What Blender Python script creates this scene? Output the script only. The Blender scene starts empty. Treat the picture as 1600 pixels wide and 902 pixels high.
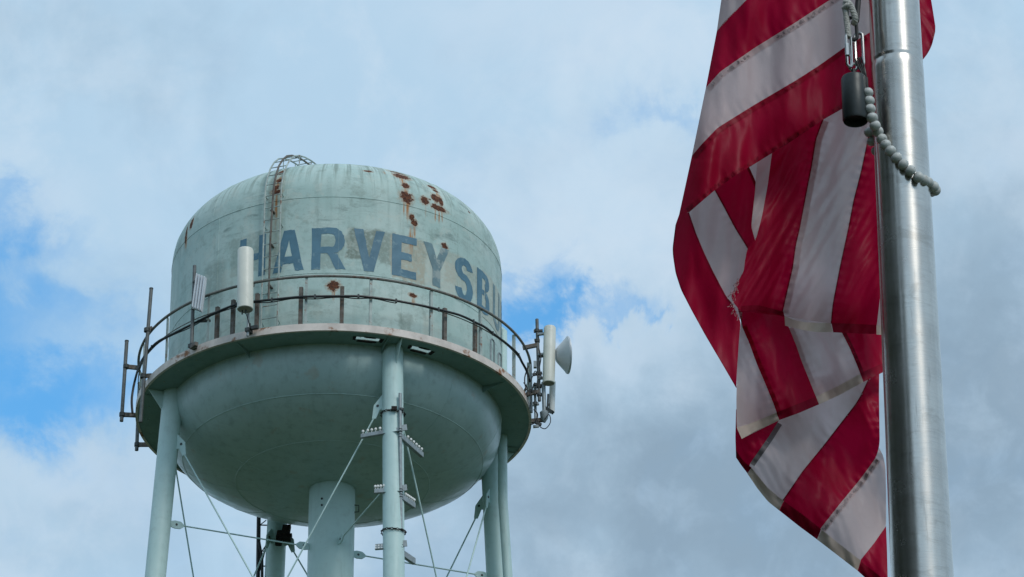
import bpy, math, random
from math import sin, cos, pi, radians as RD
from mathutils import Vector, noise as mnoise
random.seed(7)
S = bpy.context.scene
COL = S.collection

# ------------------------------------------------------------------ camera
FPX, PITCH, CH = 6703.37, 0.4925, 1.7
cam = bpy.data.objects.new('camera', bpy.data.cameras.new('camera'))
COL.objects.link(cam)
cam.location = (0, 0, CH)
cam.rotation_euler = (pi / 2 + PITCH, 0, 0)
cam.data.sensor_width = 36
cam.data.lens = FPX / 1600 * 36
cam.data.clip_start = .5
cam.data.clip_end = 20000
S.camera = cam
S.render.resolution_x, S.render.resolution_y = 1024, 577
CAM = Vector((0, 0, CH))
FW = Vector((0, cos(PITCH), sin(PITCH)))
UP = Vector((0, -sin(PITCH), cos(PITCH)))
RT = Vector((1, 0, 0))

def ray(x, y):
    return (FW + RT * ((x - 800) / FPX) - UP * ((y - 451) / FPX)).normalized()
def at_y(x, y, Y):                                  # the place on the vertical plane Y = const
    d = ray(x, y); return CAM + d * (Y / d.y)
def at_z(x, y, z):
    d = ray(x, y); return CAM + d * ((z - CH) / d.z)

# ------------------------------------------------------------------ colour management, sun, sky
S.view_settings.view_transform = 'Standard'
S.view_settings.look = 'None'
S.view_settings.exposure = 0
S.view_settings.gamma = 1
S.view_settings.use_curve_mapping = False
S.cycles.use_denoising = True
S.cycles.max_bounces = 8

SUN_EL, SUN_AZ = RD(46), RD(147)                    # azimuth from +Y (view direction) clockwise to the right
sd = Vector((sin(SUN_AZ) * cos(SUN_EL), cos(SUN_AZ) * cos(SUN_EL), sin(SUN_EL)))
sun = bpy.data.objects.new('sun', bpy.data.lights.new('sun', 'SUN'))
COL.objects.link(sun)
sun.data.energy = 1.5
sun.data.angle = RD(18)
sun.data.color = (1, .96, .9)
sun.rotation_euler = sd.to_track_quat('Z', 'Y').to_euler()
sun.location = (30, -30, 80)

class NT:
    """small node-tree helper"""
    def __init__(s, tree): s.t = tree; s.n = tree.nodes; s.l = tree.links
    def add(s, typ, **kw):
        n = s.n.new(typ)
        for k, v in kw.items(): setattr(n, k, v)
        return n
    def set(s, sock, v):
        if isinstance(v, bpy.types.NodeSocket): s.l.new(v, sock)
        else:
            if hasattr(sock.default_value, '__len__') and len(sock.default_value) == 4 and len(v) == 3: v = (*v, 1)
            sock.default_value = v
    def m(s, op, a, b=0.0, c=None, clamp=False):
        n = s.add('ShaderNodeMath', operation=op, use_clamp=clamp)
        s.set(n.inputs[0], a); s.set(n.inputs[1], b)
        if c is not None: s.set(n.inputs[2], c)
        return n.outputs[0]
    def vm(s, op, a, b=(0, 0, 0)):
        n = s.add('ShaderNodeVectorMath', operation=op)
        s.set(n.inputs[0], a); s.set(n.inputs[1], b)
        return n.outputs['Value'] if op in ('DOT_PRODUCT', 'LENGTH', 'DISTANCE') else n.outputs[0]
    def noise(s, vec, scale, detail=4, rough=.55, dist=0.0, out=0):
        n = s.add('ShaderNodeTexNoise')
        s.set(n.inputs['Vector'], vec); n.inputs['Scale'].default_value = scale
        n.inputs['Detail'].default_value = detail; n.inputs['Roughness'].default_value = rough
        n.inputs['Distortion'].default_value = dist
        return n.outputs[out]
    def ramp(s, v, lo, hi, a=0.0, b=1.0):
        n = s.add('ShaderNodeMapRange', interpolation_type='SMOOTHSTEP')
        s.set(n.inputs[0], v)
        for i, q in enumerate((lo, hi, a, b)): s.set(n.inputs[i + 1], q)
        return n.outputs[0]
    def mix(s, f, a, b):
        n = s.add('ShaderNodeMix', data_type='RGBA')
        s.set(n.inputs[0], f); s.set(n.inputs[6], a); s.set(n.inputs[7], b)
        return n.outputs[2]
    def scalev(s, vec, v):
        return s.vm('MULTIPLY', vec, v)

world = bpy.data.worlds.new('World'); S.world = world; world.use_nodes = True
w = NT(world.node_tree); w.n.clear()
STR = .10
V = w.add('ShaderNodeTexCoord').outputs['Generated']
V = w.vm('NORMALIZE', V)
sky = w.add('ShaderNodeTexSky', sky_type='NISHITA', sun_disc=False)
sky.sun_elevation = SUN_EL; sky.sun_rotation = SUN_AZ; sky.altitude = 200
sky.air_density = 1.0; sky.dust_density = .6; sky.ozone_density = 2.5
n_big = w.noise(V, 5, 5, .55)
n_mid = w.noise(V, 22, 7, .58, .4)
n_fin = w.noise(V, 70, 6, .6, .3)
nc = w.noise(V, 38, 7, .62, .3, out=1)
dis = w.vm('SUBTRACT', nc, (.5, .5, .5))
Vd = w.vm('ADD', V, w.scalev(dis, (.050, .050, .050)))
uu = w.m('MULTIPLY', w.vm('DOT_PRODUCT', Vd, tuple(RT)), FPX)
vv = w.m('MULTIPLY', w.vm('DOT_PRODUCT', Vd, tuple(-UP)), FPX)
front = w.ramp(w.vm('DOT_PRODUCT', V, tuple(FW)), .955, .985)
def blob(x, y, rx, ry, wt):
    a = w.m('DIVIDE', w.m('SUBTRACT', uu, x - 800), rx)
    b = w.m('DIVIDE', w.m('SUBTRACT', vv, y - 451), ry)
    q = w.m('ADD', w.m('MULTIPLY', a, a), w.m('MULTIPLY', b, b))
    return w.m('MULTIPLY', w.m('EXPONENT', w.m('MULTIPLY', q, -1.0)), wt)
def total(lst):
    r = lst[0]
    for q in lst[1:]: r = w.m('ADD', r, q)
    return r
gaps = total([blob(95, 632, 125, 64, .95), blob(5, 400, 60, 60, .75), blob(-30, 560, 110, 110, .65), blob(205, 575, 110, 45, .5), blob(15, 310, 45, 40, .55),
              blob(120, 500, 120, 40, .42), blob(105, 400, 60, 30, .25), blob(890, 490, 85, 30, .85), blob(880, 435, 34, 42, .5), blob(985, 505, 30, 12, .5), blob(835, 480, 60, 40, .45), blob(800, 445, 50, 20, .3),
              blob(1050, 176, 85, 36, .45), blob(990, 195, 60, 30, .2)])
gaps = w.m('MULTIPLY', gaps, front)
# everywhere else a broken cloud deck with some blue gaps
far_gap = w.m('MULTIPLY', w.ramp(n_big, .40, .30), w.m('SUBTRACT', 1.0, front))
gap = w.m('ADD', gaps, w.m('MULTIPLY', far_gap, .9))
gap = w.m('ADD', gap, w.m('MULTIPLY', w.m('SUBTRACT', n_mid, .5), .9))
gap = w.m('ADD', gap, w.m('MULTIPLY', w.m('SUBTRACT', n_fin, .5), .42))
cover = w.m('MULTIPLY_ADD', w.ramp(gap, 1.20, -.05), .94, .06)
grey_in = total([blob(1300, 800, 560, 330, .85), blob(900, 800, 260, 190, .45), blob(1620, 520, 300, 330, .6), blob(60, 40, 300, 120, .3),
                 blob(100, 800, 240, 110, .18)])
grey = w.m('ADD', w.m('MULTIPLY', grey_in, front), w.m('MULTIPLY', w.m('SUBTRACT', 1.0, front), w.ramp(n_big, .45, .7, 0, .6)))
grey = w.m('ADD', grey, w.m('MULTIPLY', w.m('SUBTRACT', n_mid, .5), 1.0), clamp=True)
def lit(c): return tuple(q / STR for q in c)
cl = w.mix(grey, lit((.455, .645, .82)), lit((.275, .39, .505)))
cl = w.mix(w.ramp(n_fin, .45, .75, 0, .25), cl, lit((.56, .72, .87)))
brt = w.m('MULTIPLY', total([blob(965, 400, 190, 110, .75), blob(960, 40, 330, 90, .6), blob(90, 760, 220, 60, .45), blob(960, 560, 140, 60, .5), blob(120, 330, 130, 70, .3), blob(1590, 250, 90, 110, .35)]), front)
brt = w.m('MULTIPLY', brt, w.ramp(n_mid, .30, .62, .35, 1.0), clamp=True)
cl = w.mix(brt, cl, lit((.64, .76, .885)))
puff = w.noise(V, 24, 8, .60, .25)
cl = w.mix(w.m('MULTIPLY', w.ramp(puff, .46, .64), w.m('SUBTRACT', .36, w.m('MULTIPLY', grey, .28))), cl, lit((.66, .775, .885)))
blue = w.vm('MULTIPLY', sky.outputs[0], (.95, 2.15, 2.45))
el = w.vm('DOT_PRODUCT', V, (0, 0, 1))
hz = w.ramp(el, .36, .02, 1.0, 1.05)               # hazier, brighter cloud towards the horizon
hv_ = w.add('ShaderNodeCombineXYZ'); [w.l.new(hz, q) for q in hv_.inputs]
cl = w.vm('MULTIPLY', cl, hv_.outputs[0])
col = w.mix(cover, blue, cl)
bg = w.add('ShaderNodeBackground'); w.set(bg.inputs[0], col); bg.inputs[1].default_value = STR
out = w.add('ShaderNodeOutputWorld'); w.l.new(bg.outputs[0], out.inputs[0])

# ------------------------------------------------------------------ mesh helpers
def basis(d):
    d = Vector(d).normalized()
    u = Vector((0, 0, 1)) if abs(d.z) < .95 else Vector((1, 0, 0))
    a = d.cross(u).normalized(); return a, a.cross(d).normalized()

class MB:
    def __init__(s): s.v = []; s.f = []
    def add(s, vs, fs):
        o = len(s.v); s.v += [Vector(q) for q in vs]; s.f += [tuple(i + o for i in f) for f in fs]; return s
    def tube(s, pts, r, n=10, cap=True, closed=False):
        pts = [Vector(p) for p in pts]; N = len(pts); vs = []
        rs = r if isinstance(r, (list, tuple)) else [r] * N
        prev = None
        for i, p in enumerate(pts):
            if closed: d = pts[(i + 1) % N] - pts[i - 1]
            else: d = pts[min(i + 1, N - 1)] - pts[max(i - 1, 0)]
            d.normalize()
            if prev is None: a, b = basis(d)
            else:
                a = (prev - d * prev.dot(d)).normalized(); b = a.cross(d)
            prev = a
            vs += [p + (a * cos(2 * pi * k / n) + b * sin(2 * pi * k / n)) * rs[i] for k in range(n)]
        fs = []
        for i in range(N if closed else N - 1):
            j = (i + 1) % N
            fs += [(i * n + k, i * n + (k + 1) % n, j * n + (k + 1) % n, j * n + k) for k in range(n)]
        if cap and not closed: fs += [tuple(range(n))[::-1], tuple(range((N - 1) * n, N * n))]
        return s.add(vs, fs)
    def box(s, c, ax, ay, az):                      # centre and three half-axis vectors
        c, ax, ay, az = map(Vector, (c, ax, ay, az)); vs = []
        for i in (-1, 1):
            for j in (-1, 1):
                for k in (-1, 1): vs.append(c + ax * i + ay * j + az * k)
        return s.add(vs, [(0, 1, 3, 2), (4, 6, 7, 5), (0, 4, 5, 1), (2, 3, 7, 6), (0, 2, 6, 4), (1, 5, 7, 3)])
    def bar(s, p, q, wd, th, up=(0, 0, 1)):         # rectangular bar from p to q
        p, q = Vector(p), Vector(q); d = (q - p); L = d.length; d.normalize()
        u = Vector(up); u = (u - d * u.dot(d)).normalized(); sdv = d.cross(u)
        return s.box((p + q) / 2, d * (L / 2), u * (wd / 2), sdv * (th / 2))
    def prism(s, poly, nrm, th):                    # flat plate from a 3-D polygon
        nv = Vector(nrm).normalized() * (th / 2); n = len(poly)
        vs = [Vector(p) + nv for p in poly] + [Vector(p) - nv for p in poly]
        fs = [tuple(range(n)), tuple(range(n, 2 * n))[::-1]] + [(i, i + n, (i + 1) % n + n, (i + 1) % n) for i in range(n)]
        return s.add(vs, fs)
    def lathe(s, prof, c, n=64, axis=(0, 0, 1), capa=False, capb=False):
        c = Vector(c); ax = Vector(axis).normalized()
        a, b = (Vector((1, 0, 0)), Vector((0, 1, 0))) if abs(ax.z) > .999 else basis(ax)
        vs = []
        for r, h in prof:
            vs += [c + ax * h + (a * cos(2 * pi * k / n) + b * sin(2 * pi * k / n)) * r for k in range(n)]
        fs = []
        for i in range(len(prof) - 1):
            fs += [(i * n + k, i * n + (k + 1) % n, (i + 1) * n + (k + 1) % n, (i + 1) * n + k) for k in range(n)]
        if capa: fs.append(tuple(range(n))[::-1])
        if capb: fs.append(tuple(range((len(prof) - 1) * n, len(prof) * n)))
        return s.add(vs, fs)
    def grid(s, rows):
        n = len(rows[0]); vs = [p for r in rows for p in r]; fs = []
        for i in range(len(rows) - 1):
            fs += [(i * n + k, i * n + k + 1, (i + 1) * n + k + 1, (i + 1) * n + k) for k in range(n - 1)]
        return s.add(vs, fs)
    def build(s, name, mat, parent=None, smooth=True, angle=40):
        org = Vector((0, 0, 0)); p = parent
        while p is not None: org += p.location; p = p.parent
        me = bpy.data.meshes.new(name)
        me.from_pydata([tuple(v - org) for v in s.v], [], s.f)
        me.materials.append(mat)
        if smooth:
            me.polygons.foreach_set('use_smooth', [True] * len(me.polygons))
            me.set_sharp_from_angle(angle=RD(angle))
        me.update()
        o = bpy.data.objects.new(name, me); COL.objects.link(o); o.parent = parent
        return o

def thing(name, loc, label, cat, group=None):
    o = bpy.data.objects.new(name, None); o.empty_display_size = .2
    COL.objects.link(o); o.location = loc
    return tag(o, label, cat, group)
def tag(o, label, cat, group=None):
    o['label'] = label; o['category'] = cat
    if group: o['group'] = group
    return o

# ------------------------------------------------------------------ materials
def mat(name):
    m = bpy.data.materials.new(name); m.use_nodes = True
    t = NT(m.node_tree); b = t.n['Principled BSDF']
    return m, t, b
def coords(t): return t.add('ShaderNodeTexCoord').outputs['Object']
def bump(t, b, h, strength=.3, dist=.01):
    n = t.add('ShaderNodeBump'); n.inputs['Strength'].default_value = strength; n.inputs['Distance'].default_value = dist
    t.set(n.inputs['Height'], h); t.l.new(n.outputs[0], b.inputs['Normal'])

def plain(name, c, rough=.5, metal=0., var=.25, scale=6, dirt=None, bmp=0):
    m, t, b = mat(name); co = coords(t)
    n1 = t.noise(co, scale, 5, .6)
    c2 = tuple(q * (1 - var) for q in c)
    cc = t.mix(t.ramp(n1, .3, .7), c, c2)
    if dirt:
        dc, amt, sc = dirt
        cc = t.mix(t.ramp(t.noise(co, sc, 6, .65), .62 - amt, .70 - amt * .6), cc, dc)
    t.set(b.inputs['Base Color'], cc)
    t.set(b.inputs['Roughness'], t.ramp(n1, .2, .8, rough * .85, min(1, rough * 1.15)))
    b.inputs['Metallic'].default_value = metal
    if bmp: bump(t, b, t.noise(co, scale * 4, 5, .6), .4, bmp)
    return m

# ------------------------------------------------------------------ tower geometry numbers
TX, TY = -4.678, 100.8708
R, RC = 4.4, 5.1926
ZC, ZS, ZE, BD = 51.85, 56.155, 51.852, 2.0
DN, DH = 2.4, 2.15
A0, LR0, LB = RD(21.855), 4.511, .0517              # legs: first azimuth, radius at z = 50, batter

def P(a, r, z):                                     # azimuth a (0 = towards the photographer, + to the right)
    return Vector((TX + r * sin(a), TY - r * cos(a), z))
def Pd(a, r, z): return P(RD(a), r, z)
def dome_r(z):
    if z <= ZS: return R
    q = min(1., (z - ZS) / DH); return R * max(0., 1 - q ** DN) ** (1 / DN)
def hit_tank(x, y):                                 # point of the shell seen at this place of the photograph
    d = ray(x, y); d = d / d.y; t = TY - 5.2
    while t < TY + 5:
        p = CAM + d * t
        if math.hypot(p.x - TX, p.y - TY) < dome_r(p.z) and p.z < ZS + DH: break
        t += .01
    return p
def az(p): return math.atan2(p.x - TX, -(p.y - TY))
def on_cyl(x, y, r):
    d = ray(x, y); a = d.x ** 2 + d.y ** 2
    b = -TX * d.x - TY * d.y; c = TX * TX + TY * TY - r * r
    D = max(0., b * b - a * c); return CAM + d * ((-b - math.sqrt(D)) / a)

# paint of the tank shell: weathered pale green, bleached and smudged, with rust blooms
def paint_base(t, co, c1=(.40, .54, .505), c2=(.50, .61, .57), c3=(.24, .32, .285)):
    a = t.noise(co, .9, 6, .6, .3); b = t.noise(co, 4.5, 6, .65)
    cc = t.mix(t.ramp(a, .35, .68), c1, c2)
    return t.mix(t.ramp(b, .48, .78, 0, .55), cc, c3)

def rust_paint():
    m, t, b = mat('weathered_tank_paint'); co = coords(t)
    sx = t.add('ShaderNodeSeparateXYZ'); t.l.new(co, sx.inputs[0])
    x, y, z = sx.outputs
    ang = t.m('ARCTAN2', x, t.m('MULTIPLY', y, -1.0))
    arc = t.m('MULTIPLY', ang, R)                   # metres round the shell
    cyl = t.add('ShaderNodeCombineXYZ'); t.l.new(arc, cyl.inputs[0]); t.l.new(z, cyl.inputs[1]); cyl = cyl.outputs[0]
    cc = paint_base(t, co)
    # worn overpaint patches round the lettering
    nw = t.noise(cyl, 2.2, 6, .6); nw2 = t.noise(cyl, 9, 5, .6)
    ed = t.m('ADD', t.m('MULTIPLY', t.m('SUBTRACT', nw, .5), .35), t.m('MULTIPLY', t.m('SUBTRACT', nw2, .5), .1))
    def patch(a0, a1, z0, z1, c, amt, e=.05):
        nonlocal cc
        aa = t.m('ADD', arc, ed); zz = t.m('ADD', z, ed)
        k = t.m('MULTIPLY', t.ramp(aa, RD(a0) * R - e, RD(a0) * R + e), t.ramp(aa, RD(a1) * R + e, RD(a1) * R - e))
        k = t.m('MULTIPLY', k, t.m('MULTIPLY', t.ramp(zz, z0 - e, z0 + e), t.ramp(zz, z1 + e, z1 - e)))
        k = t.m('MULTIPLY', k, t.ramp(nw2, .30, .55, amt * .45, amt))
        cc = t.mix(k, cc, c)
    tan, drk, pal = (.42, .41, .33), (.18, .225, .19), (.52, .54, .47)
    patch(-36, -24, 54.2, 55.35, drk, .45)
    patch(-5, 5, 54.05, 55.0, drk, .45)
    patch(5.5, 17, 54.4, 55.25, drk, .95)
    patch(17, 22, 54.3, 55.25, drk, .75)
    patch(21, 34, 53.95, 55.22, tan, 1.0)
    patch(34, 47, 53.95, 54.9, pal, .75)
    patch(42, 60, 54.3, 55.2, tan, .55)
    patch(62, 85, 53.9, 55.3, tan, .6)
    patch(-48, -38, 53.6, 54.9, drk, .5, .12)
    patch(-40, -33, 53.9, 54.5, pal, .35, .1)
    patch(-10, -3, 52.9, 53.45, drk, .35, .06)
    patch(11, 15, 53.25, 53.5, drk, .5, .05)
    patch(24, 29, 52.2, 53.0, drk, .5, .05)
    patch(33, 37, 52.2, 53.1, pal, .5, .05)
    patch(-21.5, -16.5, 54, 57.3, (.33, .36, .28), .55, .05)
    # sideways smudges, denser high on the front, and washed-down streaks from the roof
    sm = t.noise(t.scalev(cyl, (1.0, 4.2, 1)), 1.0, 8, .72, .8); clump = t.ramp(t.noise(cyl, .8, 4, .6), .42, .66)
    hi = t.ramp(z, 54.8, 56.0)
    cc = t.mix(t.m('MULTIPLY', t.m('MULTIPLY', t.ramp(sm, .48, .70), clump), t.m('MULTIPLY_ADD', hi, .45, .50)), cc, (.14, .20, .185))
    st = t.noise(t.scalev(cyl, (5.5, .35, 1)), 1., 5, .6)
    top = t.m('MULTIPLY', t.ramp(z, 56.3, 57.2), t.ramp(st, .47, .62))
    cc = t.mix(t.m('MULTIPLY', top, .75), cc, (.20, .255, .215))
    st2 = t.noise(t.scalev(cyl, (9, .3, 1)), 1., 4, .6)
    cc = t.mix(t.m('MULTIPLY', t.ramp(z, 56.2, 57.3), t.ramp(st2, .58, .70, 0, .6)), cc, (.58, .68, .64))
    st3 = t.noise(t.scalev(cyl, (3.5, .22, 1)), 1., 6, .65)
    cc = t.mix(t.ramp(st3, .50, .76, 0, .42), cc, (.22, .29, .26))
    bl = t.noise(cyl, 1.5, 7, .66, .5)
    cc = t.mix(t.m('MULTIPLY', t.ramp(bl, .56, .60), t.ramp(t.noise(cyl, 6, 5, .6), .35, .65, .1, .5)), cc, (.52, .57, .51))
    dk = t.noise(t.vm('ADD', cyl, (31, 7, 0)), 1.3, 7, .66, .6)
    cc = t.mix(t.m('MULTIPLY', t.ramp(dk, .57, .61), t.ramp(t.noise(cyl, 8, 5, .6), .35, .65, .05, .42)), cc, (.22, .28, .24))
    sp = t.noise(cyl, 22, 3, .6)
    cc = t.mix(t.m('MULTIPLY', t.ramp(sp, .62, .68), t.ramp(nw, .42, .62, 0, .6)), cc, (.15, .19, .17))
    # rust: (pixel x, y, half width, half height) read off the photograph and laid on the shell
    spots = [(439, 270, 3, 5), (436, 283, 3.5, 4), (432, 294, 3, 4), (432, 300, 6, 3.5), (620, 270, 10, 2.5), (628, 276, 10, 6), (634, 291, 4.5, 5), (635, 309, 7, 8),
             (664, 314, 5, 5.5), (675, 293, 5, 3.5), (681, 299, 4, 3), (680, 310, 4.5, 7), (688, 312, 2.5, 6), (686, 326, 9, 3.5), (679, 323, 3, 4), (672, 312, 1.2, 1.2),
             (643, 341, 2.6, 4.5), (647, 348, 3.5, 4), (695, 386, 3.4, 4.5), (521, 447, 7, 6), (645, 462, 4, 2.6), (575, 268, 5.5, 2.3), (300, 347, 2.0, 6), (291, 366, 1.2, 9),
             (733, 332, 1.3, 1.3), (602, 262, 5, 1.6)]
    drips = [(432, 322, 2.2, 22), (631, 320, 1.6, 10), (637, 322, 2.4, 14), (634, 300, 3, 7), (665, 325, 1.2, 9), (680, 333, 1.2, 8), (686, 336, 1.2, 8), (691, 334, 1.2, 8), (684, 304, 3, 6),
             (648, 358, 1.6, 9), (646, 469, 2.6, 6), (521, 458, 2.2, 7), (436, 284, 5, 12), (630, 284, 5, 10), (642, 372, 3, 16), (600, 270, 2, 5), (291, 372, 2, 12)]
    wob = t.m('ADD', t.m('MULTIPLY', t.m('SUBTRACT', t.noise(cyl, 5, 4, .6), .5), 1.5), t.m('MULTIPLY', t.m('SUBTRACT', t.noise(cyl, 15, 5, .65), .5), 2.0))
    def field(lst, amt):
        best = None
        for (px, py, rx, ry) in lst:
            p = hit_tank(px, py); a = az(p) * R
            fx = max(.3, cos(az(p)))
            ex = t.m('DIVIDE', t.m('SUBTRACT', arc, a), rx / 60 / fx * 1.25)
            ez = t.m('DIVIDE', t.m('SUBTRACT', z, p.z - (ry / 55 * .35 if ry > 5 and rx < 3.1 else 0)), ry / 55 * (1.5 if ry > 5 and rx < 3.1 else 1.15) * (1.0 if p.z < ZS + .5 else .85))
            d = t.m('SQRT', t.m('ADD', t.m('MULTIPLY', ex, ex), t.m('MULTIPLY', ez, ez)))
            best = d if best is None else t.m('MINIMUM', best, d)
        return t.m('ADD', best, t.m('MULTIPLY', wob, amt))
    dr = t.ramp(field(drips, .25), 1.25, .35)
    dn = t.ramp(t.noise(t.scalev(cyl, (22, 1.2, 1)), 1., 3, .5), .38, .6)
    cc = t.mix(t.m('MULTIPLY', dr, t.m('MULTIPLY_ADD', dn, .75, .22)), cc, (.40, .165, .045))
    rs = field(spots, .95)
    rc = t.mix(t.ramp(t.noise(cyl, 14, 5, .65), .35, .65), (.045, .018, .013), (.16, .058, .027))
    cc = t.mix(t.ramp(rs, 1.75, 1.02, 0, .6), cc, (.36, .20, .10))
    rm = t.ramp(rs, 1.1, .98)
    cc = t.mix(rm, cc, rc)
    t.set(b.inputs['Base Color'], cc)
    t.set(b.inputs['Roughness'], t.m('MULTIPLY_ADD', rm, .3, .58))
    b.inputs['Specular IOR Level'].default_value = .35
    h = t.m('ADD', t.noise(cyl, 3, 5, .5), t.m('ADD', t.m('MULTIPLY', nw2, .35), t.m('MULTIPLY', rm, -.5)))
    bump(t, b, h, .35, .02)
    return m

def green_paint(name, c1, c2, c3, rough=.42, stain=None):
    m, t, b = mat(name); co = coords(t)
    cc = paint_base(t, co, c1, c2, c3)
    st = t.noise(t.scalev(co, (3., 3., .35)), 1.4, 5, .6)
    cc = t.mix(t.ramp(st, .52, .76, 0, .42), cc, tuple(q * .62 for q in c1))
    if stain:
        cc = t.mix(t.ramp(t.noise(co, 1.6, 6, .62), .60, .70, 0, .55), cc, stain)
    t.set(b.inputs['Base Color'], cc)
    t.set(b.inputs['Roughness'], t.ramp(t.noise(co, 2.5, 4, .6), .3, .7, rough * .85, rough * 1.2))
    bump(t, b, t.m('ADD', t.noise(co, .8, 3, .5), t.m('MULTIPLY', t.noise(co, 3.2, 4, .5), .3)), .35, .05)
    return m

M_TANK = rust_paint()
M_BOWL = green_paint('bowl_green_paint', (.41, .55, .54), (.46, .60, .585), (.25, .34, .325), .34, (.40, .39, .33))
M_LEG = green_paint('column_green_paint', (.49, .66, .64), (.53, .69, .67), (.38, .51, .49), .5)
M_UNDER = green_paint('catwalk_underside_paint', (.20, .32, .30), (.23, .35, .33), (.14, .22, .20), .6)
M_BLUE = plain('faded_blue_lettering', (.085, .20, .275), .6, 0, .2, 2.2, ((.16, .27, .32), .05, 3.5))
M_BLUE2 = plain('bleached_blue_grey_lettering', (.16, .26, .29), .65, 0, .25, 2.5, ((.30, .36, .35), .14, 4))
M_FASC = plain('chalky_rusted_white_paint', (.76, .67, .61), .7, 0, .22, 3, ((.30, .13, .06), .07, 2.2), .004)
M_POST = plain('pale_post_paint', (.43, .50, .47), .6, 0, .3, 5, ((.24, .14, .09), .06, 6))
M_BROWN = plain('rusty_brown_steel', (.17, .15, .13), .75, 0, .45, 6, ((.12, .075, .05), .10, 9), .004)
M_RAIL = plain('weathered_rail_steel', (.20, .195, .175), .6, 0, .3, 4, ((.13, .075, .05), .1, 5))
M_GALV = plain('galvanised_steel', (.33, .37, .38), .5, .35, .25, 8)
M_MAST = plain('dull_grey_mast_steel', (.145, .155, .155), .55, .2, .25, 8)
M_DARK = plain('dark_steel', (.06, .07, .07), .6, .2, .3, 9)
M_BLACK = plain('black_cable_jacket', (.018, .02, .022), .5, 0, .3, 6)
M_RAD = plain('cream_radome_plastic', (.70, .70, .62), .45, 0, .1, 2.2, ((.55, .55, .48), .06, 3))
M_RADE = plain('radome_end_cap', (.34, .33, .28), .6, 0, .2, 6)
M_RIB = plain('ribbed_white_aluminium', (.62, .66, .70), .4, .1, .12, 3)
M_DISH = plain('dish_grey_white', (.62, .66, .70), .5, 0, .12, 2)
M_WHITE = plain('white_plastic', (.8, .8, .78), .5, 0, .08, 20)
M_CONC = plain('concrete', (.36, .35, .32), .9, 0, .25, 3, None, .004)
M_RUSTB = plain('rust_black_scale', (.018, .013, .011), .95, 0, .5, 14, ((.08, .035, .02), .06, 18), .01)

# ------------------------------------------------------------------ ground
def ground():
    m, t, b = mat('mown_grass_ground'); co = coords(t)
    cc = t.mix(t.ramp(t.noise(co, .05, 6, .6), .35, .65), (.028, .044, .014), (.045, .055, .02))
    cc = t.mix(t.ramp(t.noise(co, 3, 6, .7), .4, .7, 0, .6), cc, (.04, .06, .02))
    t.set(b.inputs['Base Color'], cc); b.inputs['Roughness'].default_value = .95
    bump(t, b, t.noise(co, 9, 6, .7), .6, .05)
    g = MB(); rows = []
    rad = [0.01, 20, 60, 120, 300, 800, 2500, 9000]
    for r in rad: rows.append([Vector((r * cos(2 * pi * k / 64), 60 + r * sin(2 * pi * k / 64), 0)) for k in range(65)])
    o = g.grid(rows).build('ground', m)
    o['kind'] = 'structure'
ground()

def woods():
    # tall trees left of the photographer: what the shaded side of the metal pole mirrors
    m, t, b = mat('woodland_leaves'); co = coords(t)
    t.set(b.inputs['Base Color'], t.mix(t.noise(co, 1.2, 4, .6), (.02, .035, .012), (.055, .075, .025))); b.inputs['Roughness'].default_value = .7
    g = MB(); rnd = random.Random(3)
    for (x, y, h, r) in ((-7.5, -5.5, 17, 4.2), (-12.5, -.5, 19, 4.6), (-14.5, 6, 20, 4.8), (-15, 13, 20, 4.6), (-16, 20, 19, 4.6), (-11, -10, 18, 4.4)):
        g.tube([(x, y, 0), (x + .2, y, h * .4), (x, y + .2, h * .85)], [.32, .25, .06], 8)
        for k in range(7):
            a = rnd.uniform(0, 6.28); z0 = h * rnd.uniform(.3, .6)
            g.tube([(x, y, z0), (x + cos(a) * r * .6, y + sin(a) * r * .6, z0 + h * .17)], [.12, .03], 6)
        n = 0
        while n < 3600:
            u, v, q = rnd.uniform(-1, 1), rnd.uniform(-1, 1), rnd.uniform(-1, 1)
            d = math.sqrt(u * u + v * v + q * q)
            if d > 1 or d < .45: continue
            n += 1
            c = Vector((x + u * r, y + v * r, h * .60 + q * h * .42))
            c += Vector((mnoise.noise(c * .5), mnoise.noise(c * .5 + Vector((9, 0, 0))), 0)) * 1.1
            e = Vector((rnd.uniform(-1, 1), rnd.uniform(-1, 1), rnd.uniform(-1, 1))).normalized(); p1, p2 = basis(e); s_ = rnd.uniform(.28, .55)
            g.add([c + p1 * s_, c + p2 * s_ * .6, c - p1 * s_, c - p2 * s_ * .6], [(0, 1, 2, 3)])
    g.build('woods', m, smooth=False)['kind'] = 'stuff'
woods()

# ------------------------------------------------------------------ water tower
tower = thing('water_tower', (TX, TY, 0), 'rusting pale green water tower with blue lettering, catwalk and round legs', 'water tower')
N = 256
wall = MB()
zs = [ZE + (ZS - ZE) * i / 12 for i in range(13)]
wall.lathe([(R, z) for z in zs], (TX, TY, 0), N)
tank_wall = wall.build('tank_wall', M_TANK, tower)
prof = []
for i in range(41):
    t_ = pi / 2 * i / 40
    prof.append((max(.02, R * cos(t_) ** (2 / DN)), ZS + DH * sin(t_) ** (2 / DN)))
roof = MB().lathe(prof, (TX, TY, 0), N, capb=True).build('roof', M_TANK, tower)
bp = []
for i in range(37):
    t_ = pi / 2 * i / 36; bp.append((max(.02, R * cos(t_) ** (2 / 2.5)), ZE - BD * sin(t_) ** (2 / 2.5)))
bowl = MB().lathe(bp[::-1], (TX, TY, 0), N, capa=True).build('bowl', M_BOWL, tower)

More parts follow.
